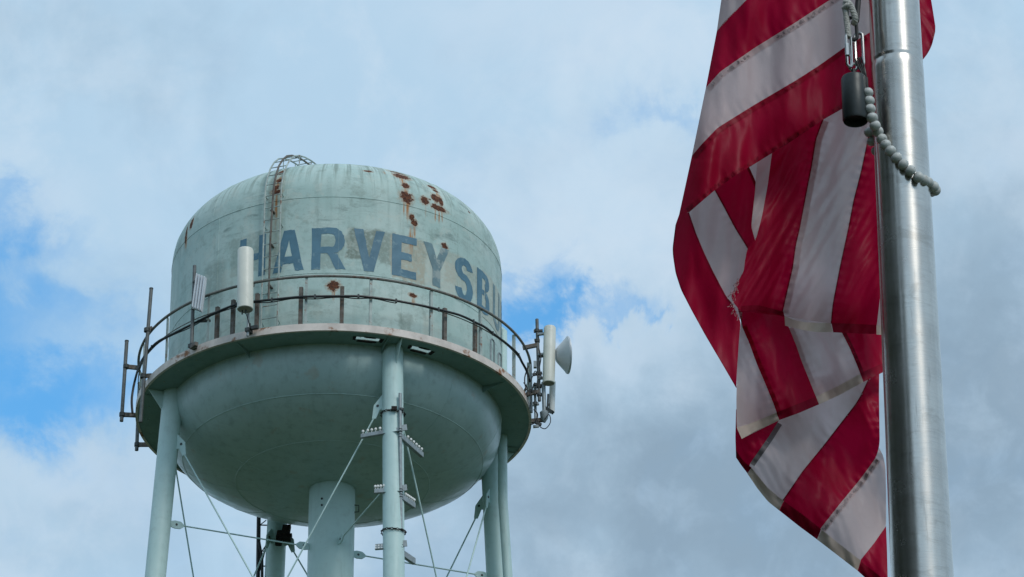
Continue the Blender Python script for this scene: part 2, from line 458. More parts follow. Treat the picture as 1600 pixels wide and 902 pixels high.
def weld(pts, parent, m=M_TANK, r=.007): MB().tube(pts, r, 6).build('weld_seam', m, parent)
for z in (ZS, 53.92):
    MB().tube([P(2 * pi * k / 160, R, z) for k in range(160)], .010, 6, closed=True).build('weld_seam', M_TANK, tank_wall)
for a in range(3, 363, 45): weld([Pd(a, R, 53.93 + (ZS - 53.93) * k / 10) for k in range(11)], tank_wall)
for a in range(25, 385, 45): weld([Pd(a, R, 52.1 + 1.8 * k / 10) for k in range(11)], tank_wall)
for a in range(15, 375, 30):
    weld([Pd(a, r_, z_) for r_, z_ in prof[1:30]], roof)
for q in (12, 24): MB().tube([P(2 * pi * k / 128, bp[q][0], bp[q][1]) for k in range(128)], .010, 6, closed=True).build('weld_seam', M_BOWL, bowl)
for a in range(10, 370, 36): weld([Pd(a, *bp[q]) for q in range(2, 30)], bowl, M_BOWL, .006)
MB().lathe([(.35, ZS + DH - .06), (.35, ZS + DH + .12), (.5, ZS + DH + .16), (.3, ZS + DH + .28), (.02, ZS + DH + .32)], (TX, TY, 0), 32).build('roof_vent', M_POST, roof)

# lettering: quads in a unit box (u right, v up)
def arcq(cx, cy, rx, ry, tx, ty, d0, d1, n=8):
    qs = []
    for i in range(n):
        a, b_ = RD(d0 + (d1 - d0) * i / n), RD(d0 + (d1 - d0) * (i + 1) / n)
        o = lambda q: (cx + rx * cos(q), cy + ry * sin(q)); k = lambda q: (cx + (rx - tx) * cos(q), cy + (ry - ty) * sin(q))
        qs.append((o(a), o(b_), k(b_), k(a)))
    return qs
def rc(a, b_, c, d): return ((a, b_), (c, b_), (c, d), (a, d))
LET = {
 'H': [rc(0, 0, .25, 1), rc(.75, 0, 1, 1), rc(.25, .42, .75, .58)],
 'A': [((0, 0), (.27, 0), (.51, .76), (.34, 1)), ((.34, 1), (.51, .76), (.68, 1), (.68, 1)), ((.51, .76), (.73, 0), (1, 0), (.68, 1)), ((.3286, .185), (.6764, .185), (.6258, .36), (.3837, .36))],
 'R': [rc(0, 0, .27, 1), rc(.27, .85, .62, 1), rc(.27, .38, .62, .54)] + arcq(.62, .69, .37, .31, .28, .16, -90, 90) + [((.48, .38), (.76, .38), (1.02, 0), (.73, 0))],
 'V': [((0, 1), (.30, 1), (.51, .32), (.35, 0)), ((.35, 0), (.51, .32), (.66, 0), (.66, 0)), ((.51, .32), (.72, 1), (1, 1), (.66, 0))],
 'E': [rc(0, 0, .37, 1), rc(.37, .82, 1, 1), rc(.37, .41, .80, .59), rc(.37, 0, 1, .18)],
 'Y': [((0, 1), (.33, 1), (.51, .68), (.35, .42)), ((.51, .68), (.70, 1), (1, 1), (.66, .42)), ((.35, .42), (.51, .68), (.66, .42), (.66, .42)), rc(.35, 0, .66, .42)],
 'S': arcq(.5, .72, .5, .28, .36, .175, 10, 270, 14) + arcq(.5, .275, .5, .34, .36, .175, 90, -170, 14),
 'B': [rc(0, 0, .36, 1), rc(.36, .84, .58, 1), rc(.36, .44, .55, .58), rc(.36, 0, .60, .17)] + arcq(.58, .785, .38, .215, .34, .16, -90, 90) + arcq(.60, .285, .40, .285, .34, .17, -90, 90),
 'U': [rc(0, .3, .26, 1), rc(.74, .3, 1, 1)] + arcq(.5, .3, .5, .3, .26, .16, 180, 360, 12),
 'G': arcq(.5, .5, .5, .5, .26, .16, 30, 325, 20) + [rc(.55, .33, 1, .47)],
}
LET['B'][2] = rc(.36, .45, .55, .57)
def letter(ch, a0, a1, m=M_BLUE, z0=54.03, z1=55.24):
    b = MB(); off = random.random() * 50
    for q in LET[ch]:
        n = 5; rows = []
        for i in range(n + 1):
            row = []
            for j in range(n + 1):
                s_, t_ = j / n, i / n
                p = [((1 - s_) * ((1 - t_) * q[0][k] + t_ * q[3][k]) + s_ * ((1 - t_) * q[1][k] + t_ * q[2][k])) for k in (0, 1)]
                nx = mnoise.noise(Vector((p[0] * 9 + off, p[1] * 12, 0))) * .022; nz = mnoise.noise(Vector((p[0] * 9, p[1] * 12 + off, 7))) * .016
                row.append(Pd(a0 + (a1 - a0) * (p[0] + nx), R + .006, z0 + (z1 - z0) * (p[1] + nz)))
            rows.append(row)
        b.grid(rows)
    return b.build('painted_letter', m, tank_wall)
for ch, a0, a1, m in (('H', -32.1, -22.2, M_BLUE), ('A', -19.3, -8.6, M_BLUE), ('R', -6.0, 5.2, M_BLUE), ('V', 8, 18.5, M_BLUE), ('E', 21.2, 30.2, M_BLUE), ('Y', 32.8, 43.6, M_BLUE2),
                      ('S', 46.5, 56.2, M_BLUE), ('B', 58.8, 68.2, M_BLUE), ('U', 71.5, 81, M_BLUE2), ('R', 84.5, 95, M_BLUE2), ('G', 98.5, 109, M_BLUE2)):
    letter(ch, a0, a1, m)

# catwalk: floor plates with two slots rusted open beside the front leg
slots = []
for quad in (((556.5, 526), (594, 530), (591.5, 533.5), (556, 530.5)), ((645, 540), (673.5, 549), (669, 552.5), (640.5, 544))):
    qs = [at_z(px, py, ZC + .03) for px, py in quad]
    aa = [az(q) for q in qs]; rr = [math.hypot(q.x - TX, q.y - TY) for q in qs]
    slots.append(((aa[0] + aa[3]) / 2, (aa[1] + aa[2]) / 2, (rr[2] + rr[3]) / 2, (rr[0] + rr[1]) / 2))
def ring_plate(z, r0, r1, aa0, aa1, n, th=.012):
    b = MB()
    up = [[P(aa0 + (aa1 - aa0) * k / n, r, z + th) for k in range(n + 1)] for r in (r0, r1)]
    dn = [[P(aa0 + (aa1 - aa0) * k / n, r, z) for k in range(n + 1)] for r in (r1, r0)]
    b.grid([*up, *dn, up[0]])
    return b
floor_z = ZC + .03
edges = sorted([RD(-6)] + [q for s_ in slots for q in s_[:2]] + [RD(40)])
flo = MB()
def plate(r0, r1, a, b_, n):
    q = ring_plate(floor_z, r0, r1, a, b_, n); flo.add(q.v, q.f)
plate(R + .003, RC - .01, RD(40), RD(354), 150)
for i in range(len(edges) - 1):
    a, b_ = edges[i], edges[i + 1]
    hole = [s_ for s_ in slots if abs(s_[0] - a) < 1e-6]
    if hole:
        plate(R + .003, hole[0][2], a, b_, 8); plate(hole[0][3], RC - .01, a, b_, 8)
    else: plate(R + .003, RC - .01, a, b_, 8)
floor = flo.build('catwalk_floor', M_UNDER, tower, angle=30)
for s_ in slots:                                    # ragged rust scale round each slot
    for (pa, pr, wa, wr) in ((s_[0] - .008, (s_[2] + s_[3]) / 2, .009, .09), (s_[1] + .010, (s_[2] + s_[3]) / 2, .011, .10), ((s_[0] + s_[1]) / 2, s_[2] - .05, .055, .05), ((s_[0] + s_[1]) / 2 + .01, s_[3] + .02, .03, .02)):
        b = MB(); n = 14; poly = []
        for k in range(n):
            q = 2 * pi * k / n; rr = random.uniform(.75, 1.15)
            cq, sq = cos(q), sin(q)
            cq = math.copysign(abs(cq) ** .6, cq); sq = math.copysign(abs(sq) ** .6, sq)
            poly.append(P(pa + wa * cq * rr, pr + wr * sq * rr, floor_z - .012))
        b.prism(poly, (0, 0, 1), .02).build('rust_scale', M_RUSTB, floor, smooth=False)
FT = ZC + .20
fb = MB()
n = 200
fb.grid([[P(2 * pi * k / n, r, z) for k in range(n + 1)] for r, z in ((RC, ZC), (RC, FT), (RC - .07, FT), (RC - .07, FT - .012), (RC - .012, FT - .012), (RC - .012, ZC + .012), (RC - .07, ZC + .012), (RC - .07, ZC), (RC, ZC))])
fascia = fb.build('catwalk_fascia', M_FASC, tower, angle=30)
for k in range(8):
    a = RD(-27 + 45 * k)
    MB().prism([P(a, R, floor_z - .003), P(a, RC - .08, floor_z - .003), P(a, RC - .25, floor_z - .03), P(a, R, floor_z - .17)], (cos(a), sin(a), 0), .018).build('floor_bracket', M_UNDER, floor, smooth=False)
light_dots = MB()  # pale raised dots put in for light showing through drain holes
for k in range(40):
    light_dots.lathe([(.002, -.02), (.016, -.018), (.016, 0)], P(RD(9 * k + 1), 4.86, floor_z), 8, (0, 0, 1))
light_dots.build('drain_light_dots', M_POST, floor)['kind'] = 'stuff'
# railing
ZR = 53.41
MB().tube([P(2 * pi * k / 180, RC - .02, ZR) for k in range(180)], .036, 8, closed=True).build('top_rail', M_RAIL, tower)
MB().tube([P(2 * pi * k / 180, RC - .035, 52.86) for k in range(180)], .014, 8, closed=True).build('middle_rail', M_RAIL, tower)
for k in range(20):
    a = RD(-5.9 + 18.3 * k)
    if k == 19 or -5.9 + 18.3 * k > 345: continue
    b = MB(); t_ = Vector((cos(a), sin(a), 0)); r_ = Vector((sin(a), -cos(a), 0))
    c = P(a, RC - .04, (ZC + .21 + ZR) / 2 - .02); hh = (ZR - ZC - .21) / 2
    b.box(c, t_ * .035, r_ * .006, (0, 0, hh)); b.box(c - r_ * .036 - t_ * .031, t_ * .004, r_ * .03, (0, 0, hh))
    b.build('rail_post', M_POST, tower, smooth=False)
for px, py in ((338, 479), (363, 468), (401, 458), (470, 448), (535, 447), (697, 481), (745, 506)):
    p = on_cyl(px, py, RC - .1); a = az(p)
    t_ = Vector((cos(a), sin(a), 0)); r_ = Vector((sin(a), -cos(a), 0)); b = MB()
    c = P(a, RC - .12, (floor_z + .012 + p.z) / 2); hh = (p.z - floor_z - .012) / 2
    b.box(c, t_ * .045, r_ * .008, (0, 0, hh)); b.box(c + t_ * .045 - r_ * .045, t_ * .006, r_ * .036, (0, 0, hh)); b.box(c - t_ * .045 - r_ * .045, t_ * .006, r_ * .036, (0, 0, hh))
    b.build('steel_stanchion', M_BROWN, tower, smooth=False)
for px, y0, y1 in ((769.5, 531, 566), (781, 553, 573)):
    p = on_cyl(px, y0, R + .35); q = on_cyl(px, y1, R + .35); a = az(p); t_ = Vector((cos(a), sin(a), 0)) * .09
    zt, zb = p.z, floor_z + .01
    c = P(a, R + .35, 0)
    MB().tube([c - t_ + Vector((0, 0, zb)), c - t_ + Vector((0, 0, zt - .04)), c - t_ * .6 + Vector((0, 0, zt)), c + t_ * .6 + Vector((0, 0, zt)), c + t_ + Vector((0, 0, zt - .04)), c + t_ + Vector((0, 0, zb))], .022, 8).build('hoop_handle', M_GALV, floor)

# legs, bracing and riser
def leg_c(k, z): return P(A0 + k * pi / 2, LR0 + LB * (50 - z), z)
ZG, ZB, ZH = 50.32, 38.6, 48.15
RISER = .60
legs = []
for k in range(4):
    lg = MB().tube([leg_c(k, z) for z in (.4, 15, 30, 45, floor_z - .002)], .268, 40).build('leg', M_LEG, tower); legs.append(lg)
    MB().lathe([(.75, 0.0), (.75, .35), (.6, .45), (.3, .45)], leg_c(k, .0), 24).build('footing', M_CONC, lg)
    MB().lathe([(.45, .45), (.45, .49), (.27, .49)], leg_c(k, .0), 24).build('base_plate', M_LEG, lg)
    a = A0 + k * pi / 2; ro = Vector((sin(a), -cos(a), 0)); ta = Vector((cos(a), sin(a), 0))
    c = leg_c(k, 51.4)
    MB().prism([c + ro * .25 + Vector((0, 0, .46)), c + ro * .66 + Vector((0, 0, .46)), c + ro * .60 + Vector((0, 0, .40)), c + ro * .30 + Vector((0, 0, -.02)), c + ro * .25 + Vector((0, 0, -.1))], ta, .03).build('knee_plate', M_LEG, lg, smooth=False)
    for j in (1, -1):
        k2 = (k + j) % 4
        c = leg_c(k, ZG); e = leg_c(k2, ZB); d = (e - c); hdir = Vector((d.x, d.y, 0)).normalized(); nrm = hdir.cross(Vector((0, 0, 1)))
        o = c + hdir * .262; U = Vector((0, 0, 1))
        pts = [o + U * .30, o + hdir * .25 + U * .0, o + hdir * .29 - U * .36, o + hdir * .19 - U * .38, o + hdir * .08 - U * .14, o - U * .16]
        g = MB().prism(pts, nrm, .03).build('gusset_plate', M_LEG, lg, smooth=False)
        MB().lathe([(.002, .035), (.035, .03), (.035, -.03), (.002, -.035)], o + hdir * .14 - U * .03, 10, nrm).build('bolt', M_DARK, g)
        st = o + hdir * .24 - U * .34
        MB().tube([st, e], .021, 10).build('tie_rod', M_LEG, lg)
        o2 = e + (c - e).normalized() * .25
    # radial strut rod to the riser with a hexagonal plate at both ends
    c = leg_c(k, ZH); e = Vector((TX, TY, ZH)); h = (e - c); L = h.length; h.normalize(); nrm = h.cross(Vector((0, 0, 1)))
    def hexp(o, h): return [o + U * .075, o + h * .12 + U * .11, o + h * .27 + U * .10, o + h * .36 + U * .03, o + h * .36 - U * .03, o + h * .27 - U * .10, o + h * .12 - U * .11, o - U * .075]
    for o, hh in ((c + h * .26, h), (e - h * (RISER - .012), -h)):
        g = MB().prism(hexp(o, hh), nrm, .03).build('strut_plate', M_LEG, lg, smooth=False)
        MB().lathe([(.002, .03), (.03, .026), (.03, -.026), (.002, -.03)], o + hh * .16, 10, nrm).build('bolt', M_DARK, g)
    MB().tube([c + h * .55, e - h * (RISER + .28)], .019, 10).build('strut_rod', M_LEG, lg)
riser = MB().lathe([(RISER, .2), (RISER, 20), (RISER, 40), (RISER, ZE - BD + .12)], (TX, TY, 0), 64).build('riser', M_LEG, tower)
MB().lathe([(RISER + .03, ZE - BD + .0), (RISER + .03, ZE - BD + .10)], (TX, TY, 0), 64).build('riser_collar', M_BOWL, riser)
MB().lathe([(1.1, 0), (1.1, .3), (.61, .3)], (TX, TY, 0), 40).build('footing', M_CONC, riser)
q = on_cyl(552, 793, 0.0) if False else at_y(557, 795, TY - .1)
MB().tube([q + Vector((-.05, 0, .1)), q + Vector((.06, 0, .09)), q + Vector((.06, 0, -.09)), q + Vector((-.05, 0, -.1))], .015, 6).build('hand_hold', M_DARK, riser)
for px, py in ((503, 780), (503, 790)):
    p = at_y(px, py, TY - .53); MB().lathe([(.002, .05), (.03, .04), (.03, -.03)], p, 8, (0, -1, 0)).build('bolt', M_DARK, riser)
# rusted weld patch at the front strut on the riser
# overflow pipe down the right side
oa = 101.5
px_top = at_y(787.5, 440, TY - R * cos(RD(oa)))
pth = [Pd(oa, R + .115, 55.0), Pd(oa, R + .115, 53), Pd(oa, R + .115, 51.9), Pd(oa, R + .13, 50.0), Pd(oa, R + .75, 40), Pd(oa, R + 2.7, .3)]
MB().tube([Pd(oa, R - .05, 55.1)] + pth, .125, 20).build('overflow_pipe', M_LEG, tower)

# roof ladder
LA = RD(-19.2); tl = Vector((cos(LA), sin(LA), 0)); HW = .225
def lad(r, z, s_): return P(LA, r, z) + tl * s_
def plane_rz(x, y, a):                              # ray met with the vertical plane through the axis at azimuth a
    nrm = Vector((cos(a), sin(a), 0)); d = ray(x, y); o = Vector((TX, TY, 0))
    p = CAM + d * ((o - CAM).dot(nrm) / d.dot(nrm)); return (p - o).dot(Vector((sin(a), -cos(a), 0))), p.z
lp = [(R + .16, 52.1), (R + .16, 53), (R + .16, 54), (R + .16, 55), (R + .16, 56), (R + .15, 56.5)]
for i in range(1, 12):
    t_ = pi / 2 * (i / 12) ** 1.0
    rr, zz = R * cos(t_) ** (2 / DN), ZS + DH * sin(t_) ** (2 / DN)
    if zz > 56.6: 
        up = min(1, (zz - 56.6) / 1.0)
        lp.append((rr + .15 - .05 * up, zz + .02 + .24 * up))
lp += [(lp[-1][0] - .8, lp[-1][1] + .02), (lp[-1][0] - 1.4, lp[-1][1] - .12)]
ladder = MB().tube([lad(r, z, -HW) for r, z in lp], .022, 8).build('ladder', M_POST, tower)
ladder['label'] = 'pale green ladder arching over the roof edge'
MB().tube([lad(r, z, HW) for r, z in lp], .022, 8).build('ladder_rail', M_POST, ladder)
seg = []; acc = 0; step = .36; nxt = .2
for i in range(len(lp) - 1):
    p, q = Vector((*lp[i], 0)), Vector((*lp[i + 1], 0)); L = (q - p).length
    while nxt <= acc + L:
        f = (nxt - acc) / L; r_, z_ = p.lerp(q, f)[:2]
        MB().tube([lad(r_, z_, -HW - .01), lad(r_, z_, HW + .01)], .013, 6).build('rung', M_POST, ladder); nxt += step
    acc += L
for z in (52.6, 54.2, 55.4, 56.3):
    for s_ in (-1, 1): MB().tube([lad(R - .02, z - .05, HW * s_), lad(R + .16, z, HW * s_)], .014, 6).build('standoff', M_POST, ladder)
for r_, z_ in lp[-8:-1:2]:
    for s_ in (-1, 1): MB().tube([lad(r_, z_, HW * s_), lad(r_ - .03, z_ - .55, HW * s_)], .014, 6).build('standoff', M_POST, ladder)
cd = thing('roof_conduit', P(LA, R, 53.2), 'rusty brown conduit climbing the middle of the tank ladder', 'conduit')
MB().tube([lad(r + .035, z + .02, -.02 + .05 * min(1, max(0, (z - 55.4)))) for r, z in [(R + .16, 53.15)] + lp[2:]], .027, 8).build('conduit_pipe', M_BROWN, cd)
for z in (53.6, 54.8, 55.8): MB().box(lad(R + .10, z, -.02), tl * .035, (0, 0, .015), (sin(LA) * .1, -cos(LA) * .1, 0)).build('conduit_clip', M_BROWN, cd, smooth=False)

# ------------------------------------------------------------------ cable round the catwalk
cp = [(207, 646), (206, 622), (212, 590), (222, 563), (243, 537), (270, 522), (300, 507), (330, 492), (363, 478), (385, 473), (410, 470), (440, 467), (470, 464), (500, 463.5), (535, 463), (560, 463), (583, 465), (612, 469),
      (640, 474), (670, 480), (700, 487.5), (722, 494), (745, 505), (757, 511), (770, 521), (790, 536), (808, 552), (815, 565), (823, 580), (828, 597)]
cable = thing('coax_cable', P(0, RC, 52.8), 'thick black cable sagging along the catwalk railing', 'cable')
cpts = []
for i, (px, py) in enumerate(cp):
    p = on_cyl(px, py, RC + .03)
    cpts.append(p)
def smooth(pts, n=4):
    o = []
    for i in range(len(pts) - 1):
        p0, p1, p2, p3 = (pts[max(0, min(len(pts) - 1, i + q))] for q in (-1, 0, 1, 2))
        for k in range(n):
            t_ = k / n
            o.append(.5 * ((2 * p1) + (p2 - p0) * t_ + (2 * p0 - 5 * p1 + 4 * p2 - p3) * t_ ** 2 + (3 * p1 - p0 - 3 * p2 + p3) * t_ ** 3))
    return o + [pts[-1]]
sp = smooth(cpts)
MB().tube(sp, .032, 8).build('cable_run', M_BLACK, cable)
MB().tube([p + Vector((0, 0, -.05 + .02 * sin(i * .7))) for i, p in enumerate(sp[8:70])], .014, 6).build('cable_run', M_BLACK, cable)
for i in range(6, len(sp), 9): MB().box(sp[i], (.025, 0, 0), (0, .03, 0), (0, 0, .05)).build('cable_tie', M_DARK, cable, smooth=False)

# ------------------------------------------------------------------ antennas
def pipe(parent, name, p, q, r, m=M_GALV, n=12): return MB().tube([p, q], r, n).build(name, m, parent)
# tall cream panel, front left
a = RD(-22.4); pc = on_cyl(383, 437, RC + .42); a = az(pc); r_ = Vector((sin(a), -cos(a), 0)); t_ = Vector((cos(a), sin(a), 0))
base = P(a, RC + .1, FT)
ant = thing('panel_antenna', base, 'tall cream panel antenna on the railing beside the tank ladder', 'antenna', 'mobile panel antennas')
zt, zb = on_cyl(383, 389, RC + .42).z, on_cyl(383, 484, RC + .42).z
axv = Vector((0, 0, 1)) * (zt - zb) + r_ * -.03 + t_ * -.06; L = axv.length; axn = axv.normalized(); bot = P(a, RC + .42, zb) + t_ * .03
MB().lathe([(.19, 0), (.205, .015), (.205, L - .05), (.19, L - .012), (.15, L), (.002, L)], bot, 40, axn).build('radome', M_RAD, ant)
cap = MB().lathe([(.002, -.012), (.15, -.012), (.19, -.004)], bot, 40, axn).build('end_cap', M_RADE, ant)
pipe(ant, 'mount_pipe', P(a, RC + .16, zb + .5), P(a, RC + .16, FT - .25), .035)
for z in (zb + .25, zb + 1.2):
    MB().bar(P(a, RC + .14, z), P(a, RC + .34, z), .07, .10).build('mount_arm', M_GALV, ant, smooth=False)
MB().bar(P(a, RC - .01, ZR - .09), P(a, RC + .2, ZR - .09), .09, .12).build('clamp', M_DARK, ant, smooth=False)
MB().bar(P(a, RC + .0, FT - .08), P(a, RC + .22, FT - .08), .10, .12).build('clamp', M_DARK, ant, smooth=False)
MB().bar(P(a, RC + .12, FT - .02) + t_ * .06, P(a, RC + .12, FT - .02) + t_ * .26, .09, .09).build('clamp', M_DARK, ant, smooth=False)
conn = P(a, RC + .42, zb)
for s_ in (-1, 1): pipe(ant, 'connector', conn + t_ * .05 * s_, conn + t_ * .05 * s_ + Vector((0, 0, -.12)), .018, M_DARK)
MB().tube(smooth([conn + t_ * .05 - Vector((0, 0, .1)), conn + t_ * .12 - Vector((0, 0, .3)), conn - r_ * .2 + t_ * .1 - Vector((0, 0, .45)), conn - r_ * .38 - Vector((0, 0, .2))]), .013, 6).build('jumper_cable', M_BLACK, ant)
# ribbed panel further left
pm = on_cyl(302, 470, RC + .14); a = az(pm); r_ = Vector((sin(a), -cos(a), 0)); t_ = Vector((cos(a), sin(a), 0))
rib = thing('panel_antenna', P(a, RC + .1, FT), 'ribbed pale grey panel antenna leaning on a pole at the left railing', 'antenna', 'mobile panel antennas')
zt, zb = on_cyl(305, 415, RC + .14).z, on_cyl(299, 545, RC + .14).z
pipe(rib, 'mount_pipe', P(a, RC + .14, zb), P(a, RC + .14, zt), .045, M_MAST)
c4 = [at_y(px, py, pm.y - .22) for px, py in ((306.5, 428), (323, 436), (315, 488.5), (299.5, 481))]
wv = (c4[1] - c4[0]); hv = (c4[3] - c4[0]); wv.y = -.06
nv = wv.cross(hv).normalized()
if nv.y > 0: nv = -nv
prof = []; nr = 4
for i in range(nr):
    for f, d in ((0, .0), (.18, .055), (.62, .055), (.80, .0)): prof.append(((i + f) / nr, d))
prof.append((1, 0))
b = MB(); rows = []
for f in (0, .02, .98, 1):
    k_ = .8 if f in (0, 1) else 1
    rows.append([c4[0] + wv * u_ + hv * f + nv * d * k_ for u_, d in prof] + [c4[0] + wv + hv * f - nv * .06, c4[0] + hv * f - nv * .06, c4[0] + hv * f])
b.grid(rows); nn = len(rows[0])
b.f += [tuple(range(nn - 1)), tuple(range(3 * nn, 4 * nn - 1))[::-1]]
b.build('ribbed_face', M_RIB, rib, angle=25)
for f in (.12, .9):
    q = c4[0] + hv * f + wv * .2 - nv * .06; MB().bar(q, P(a, RC + .14, q.z), .05, .09).build('tilt_bracket', M_DARK, rib, smooth=False)
MB().bar(P(a, RC - .02, FT - .05), P(a, RC + .2, FT - .05), .10, .14).build('clamp', M_DARK, rib, smooth=False)
MB().bar(P(a, RC + .14, FT - .1), P(a, RC + .14, FT - .12) + t_ * .28 + r_ * .1, .10, .10).build('clamp', M_BROWN, rib, smooth=False)
MB().bar(P(a, RC + .0, 52.75) + t_ * .05, P(a, RC - .15, 52.72) + t_ * .35, .06, .06).build('clamp', M_DARK, rib, smooth=False)
MB().tube([P(a, RC + .02, zb + .1) - t_ * .09, P(a, RC + .02, 52.9) - t_ * .09], .03, 8).build('brace_pipe', M_BROWN, rib)

# bare masts at the left edge
def mast(name, label, p0, p1, Y, r, arms, m=M_MAST):
    A, B = at_y(*p0, Y), at_y(*p1, Y)
    t = thing(name, B, label, 'mast', 'bare antenna masts at the left of the catwalk')
    pipe(t, 'mast_pipe', B, A, r, m); MB().tube([A, A + Vector((0, 0, .03))], r * 1.12, 12).build('mast_cap', M_DARK, t)
    for (px, py, qx, qy, Yq) in arms:
        MB().bar(at_y(px, py, Y), at_y(qx, qy, Yq), .11, .07).build('bracket_arm', M_BROWN, t, smooth=False)
        c = at_y(px, py, Y); MB().lathe([(r + .012, -.05), (r + .03, -.05), (r + .03, .05), (r + .012, .05)], c, 14).build('clamp_band', M_DARK, t)
    return t
mast('antenna_mast', 'tallest bare grey mast pipe crossing the railing at the far left', (236.3, 452), (219.6, 660), TY - 2.35, .048, [(229.5, 516, 237, 513, TY - 2.2), (224, 588, 236, 587, TY - 2.1)])
mast('antenna_mast', 'outermost bare grey mast pipe held off the catwalk at far left', (198, 534), (189.8, 658.5), TY - .35, .05, [(197, 573, 216, 575, TY - .3), (191, 648, 212, 649, TY - .3)])
mast('antenna_mast', 'short grey mast pipe hanging below the far left catwalk edge', (218, 600), (213.5, 704), TY + 1.6, .05, [(214.5, 695, 232, 695, TY + 1.5)])

# antenna cluster at the right edge
YR = TY - 1.15
def clamp(t, px, py, qx, qy, Y=YR, Y2=None, m=M_BROWN, wd=.10, th=.08):
    return MB().bar(at_y(px, py, Y), at_y(qx, qy, Y2 or Y), wd, th).build('bracket_arm', m, t, smooth=False)
mr = thing('antenna_mast', at_y(842.5, 626, YR), 'cluttered grey mast with rusty clamps at the right railing', 'mast')
pipe(mr, 'mast_pipe', at_y(842.8, 627, YR), at_y(839, 499, YR), .044, M_MAST)
pipe(mr, 'mast_pipe', at_y(837, 655, YR + .1), at_y(835.5, 600, YR + .1), .036)
pipe(mr, 'mast_pipe', at_y(830.5, 645, YR + .25), at_y(829, 570, YR + .25), .034)
for q in ((817, 544, 841, 539), (822, 617, 842, 612), (830, 658, 851, 656)): clamp(mr, *q)
for q in ((834, 518, 848, 517), (835, 532, 843, 531), (832, 586, 847, 583), (834, 600, 846, 603), (832, 633, 842, 631), (836, 660, 846, 664), (833, 667, 842, 666)):
    clamp(mr, *q, m=M_GALV if q[1] % 2 else M_DARK, wd=.06, th=.07)
for px, py in ((838.8, 517), (839.6, 533), (841, 584), (842, 604), (842.6, 617), (836.3, 631), (830, 612)):
    MB().lathe([(.046, -.04), (.066, -.04), (.066, .04), (.046, .04)], at_y(px, py, YR), 12).build('clamp_band', M_DARK, mr)
for pts in ([(826, 572), (820, 590), (822, 607), (830, 611), (834, 600)], [(829, 597), (836, 580), (840, 590), (838, 612), (845, 618)], [(842, 545), (845, 560), (843, 575), (846, 590)],
            [(834, 640), (840, 648), (836, 660), (828, 664)], [(851, 655), (858, 648), (860, 660), (852, 670), (843, 666), (840, 656)], [(824, 575), (826, 600), (829, 622), (827, 640)], [(818, 598), (824, 606), (822, 616)]):
    MB().tube(smooth([at_y(px, py, YR - .12 - .05 * random.random()) for px, py in pts], 5), random.choice((.013, .018)), 6).build('jumper_cable', M_BLACK, mr)
MB().box(at_y(836, 570, YR), (.04, 0, 0), (0, .05, 0), (0, 0, .09)).build('junction_box', M_GALV, mr, smooth=False)
rp = thing('panel_antenna', at_y(858, 606, YR - .1), 'cream panel antenna beside the dish at the right edge of the catwalk', 'antenna', 'mobile panel antennas')
p0, p1 = at_y(857.2, 599.5, YR - .1), at_y(859.2, 511, YR - .1); axv = (p1 - p0); L = axv.length
MB().lathe([(.145, 0), (.160, .015), (.160, L - .05), (.145, L - .012), (.11, L), (.002, L)], p0, 36, axv).build('radome', M_RAD, rp)
MB().lathe([(.002, -.012), (.12, -.012), (.146, -.003)], p0, 36, axv).build('end_cap', M_RADE, rp)
for f in (.1, .52, .88):
    q = p0.lerp(p1, f); MB().bar(q - Vector((.14, 0, 0)), Vector((at_y(841, 560, YR).x, q.y + .05, q.z)), .05, .08).build('mount_arm', M_GALV, rp, smooth=False)
pipe(rp, 'mount_pipe', at_y(851, 650, YR), at_y(849, 598, YR), .055)
MB().lathe([(.03, -.28), (.10, -.16), (.12, .0), (.06, .06)], at_y(850.5, 645, YR - .05), 16).build('cable_boot', M_GALV, rp)
MB().bar(at_y(852, 638, YR), at_y(864, 645, YR - .1), .09, .08).build('mount_arm', M_DARK, rp, smooth=False)
sp2 = thing('panel_antenna', at_y(862.5, 645, YR + .5), 'slim white panel antenna hanging low behind the right cream panel', 'antenna', 'mobile panel antennas')
q0, q1 = at_y(862, 645, YR + .45), at_y(863.5, 596, YR + .45); ax2 = q1 - q0
MB().lathe([(.002, 0), (.075, .005), (.08, .02), (.08, ax2.length - .02), (.002, ax2.length)], q0, 20, ax2).build('radome', M_WHITE, sp2)
pipe(sp2, 'mount_pipe', at_y(855.5, 641, YR + .4), at_y(856.5, 616, YR + .4), .025, M_DARK)
MB().bar(at_y(855, 632, YR + .4), at_y(862, 633, YR + .42), .05, .05).build('mount_arm', M_DARK, sp2, smooth=False)
# dish: truncated cone with a shallow radome, turned to the right
dc = at_y(886.5, 555, YR); dax = Vector((1, .16, .07)).normalized()
dish = thing('dish_antenna', at_y(868, 560, YR), 'round grey white microwave dish facing right beside the cream panel', 'dish')
MB().lathe([(.10, -.30), (.17, -.295), (.22, -.26), (.46, -.03), (.485, -.02), (.485, .0)], dc, 48, dax, capa=True).build('dish_shell', M_DISH, dish)
MB().lathe([(.485, .0), (.50, .0), (.50, .03), (.46, .04), (.3, .06), (.12, .072), (.002, .074)], dc, 48, dax).build('dish_cover', M_RIB, dish)
MB().lathe([(.07, -.52), (.07, -.36)], dc, 16, dax, capa=True).build('feed_hub', M_DARK, dish)
MB().bar(dc - dax * .5, at_y(842, 556, YR), .09, .08).build('mount_arm', M_DARK, dish, smooth=False)

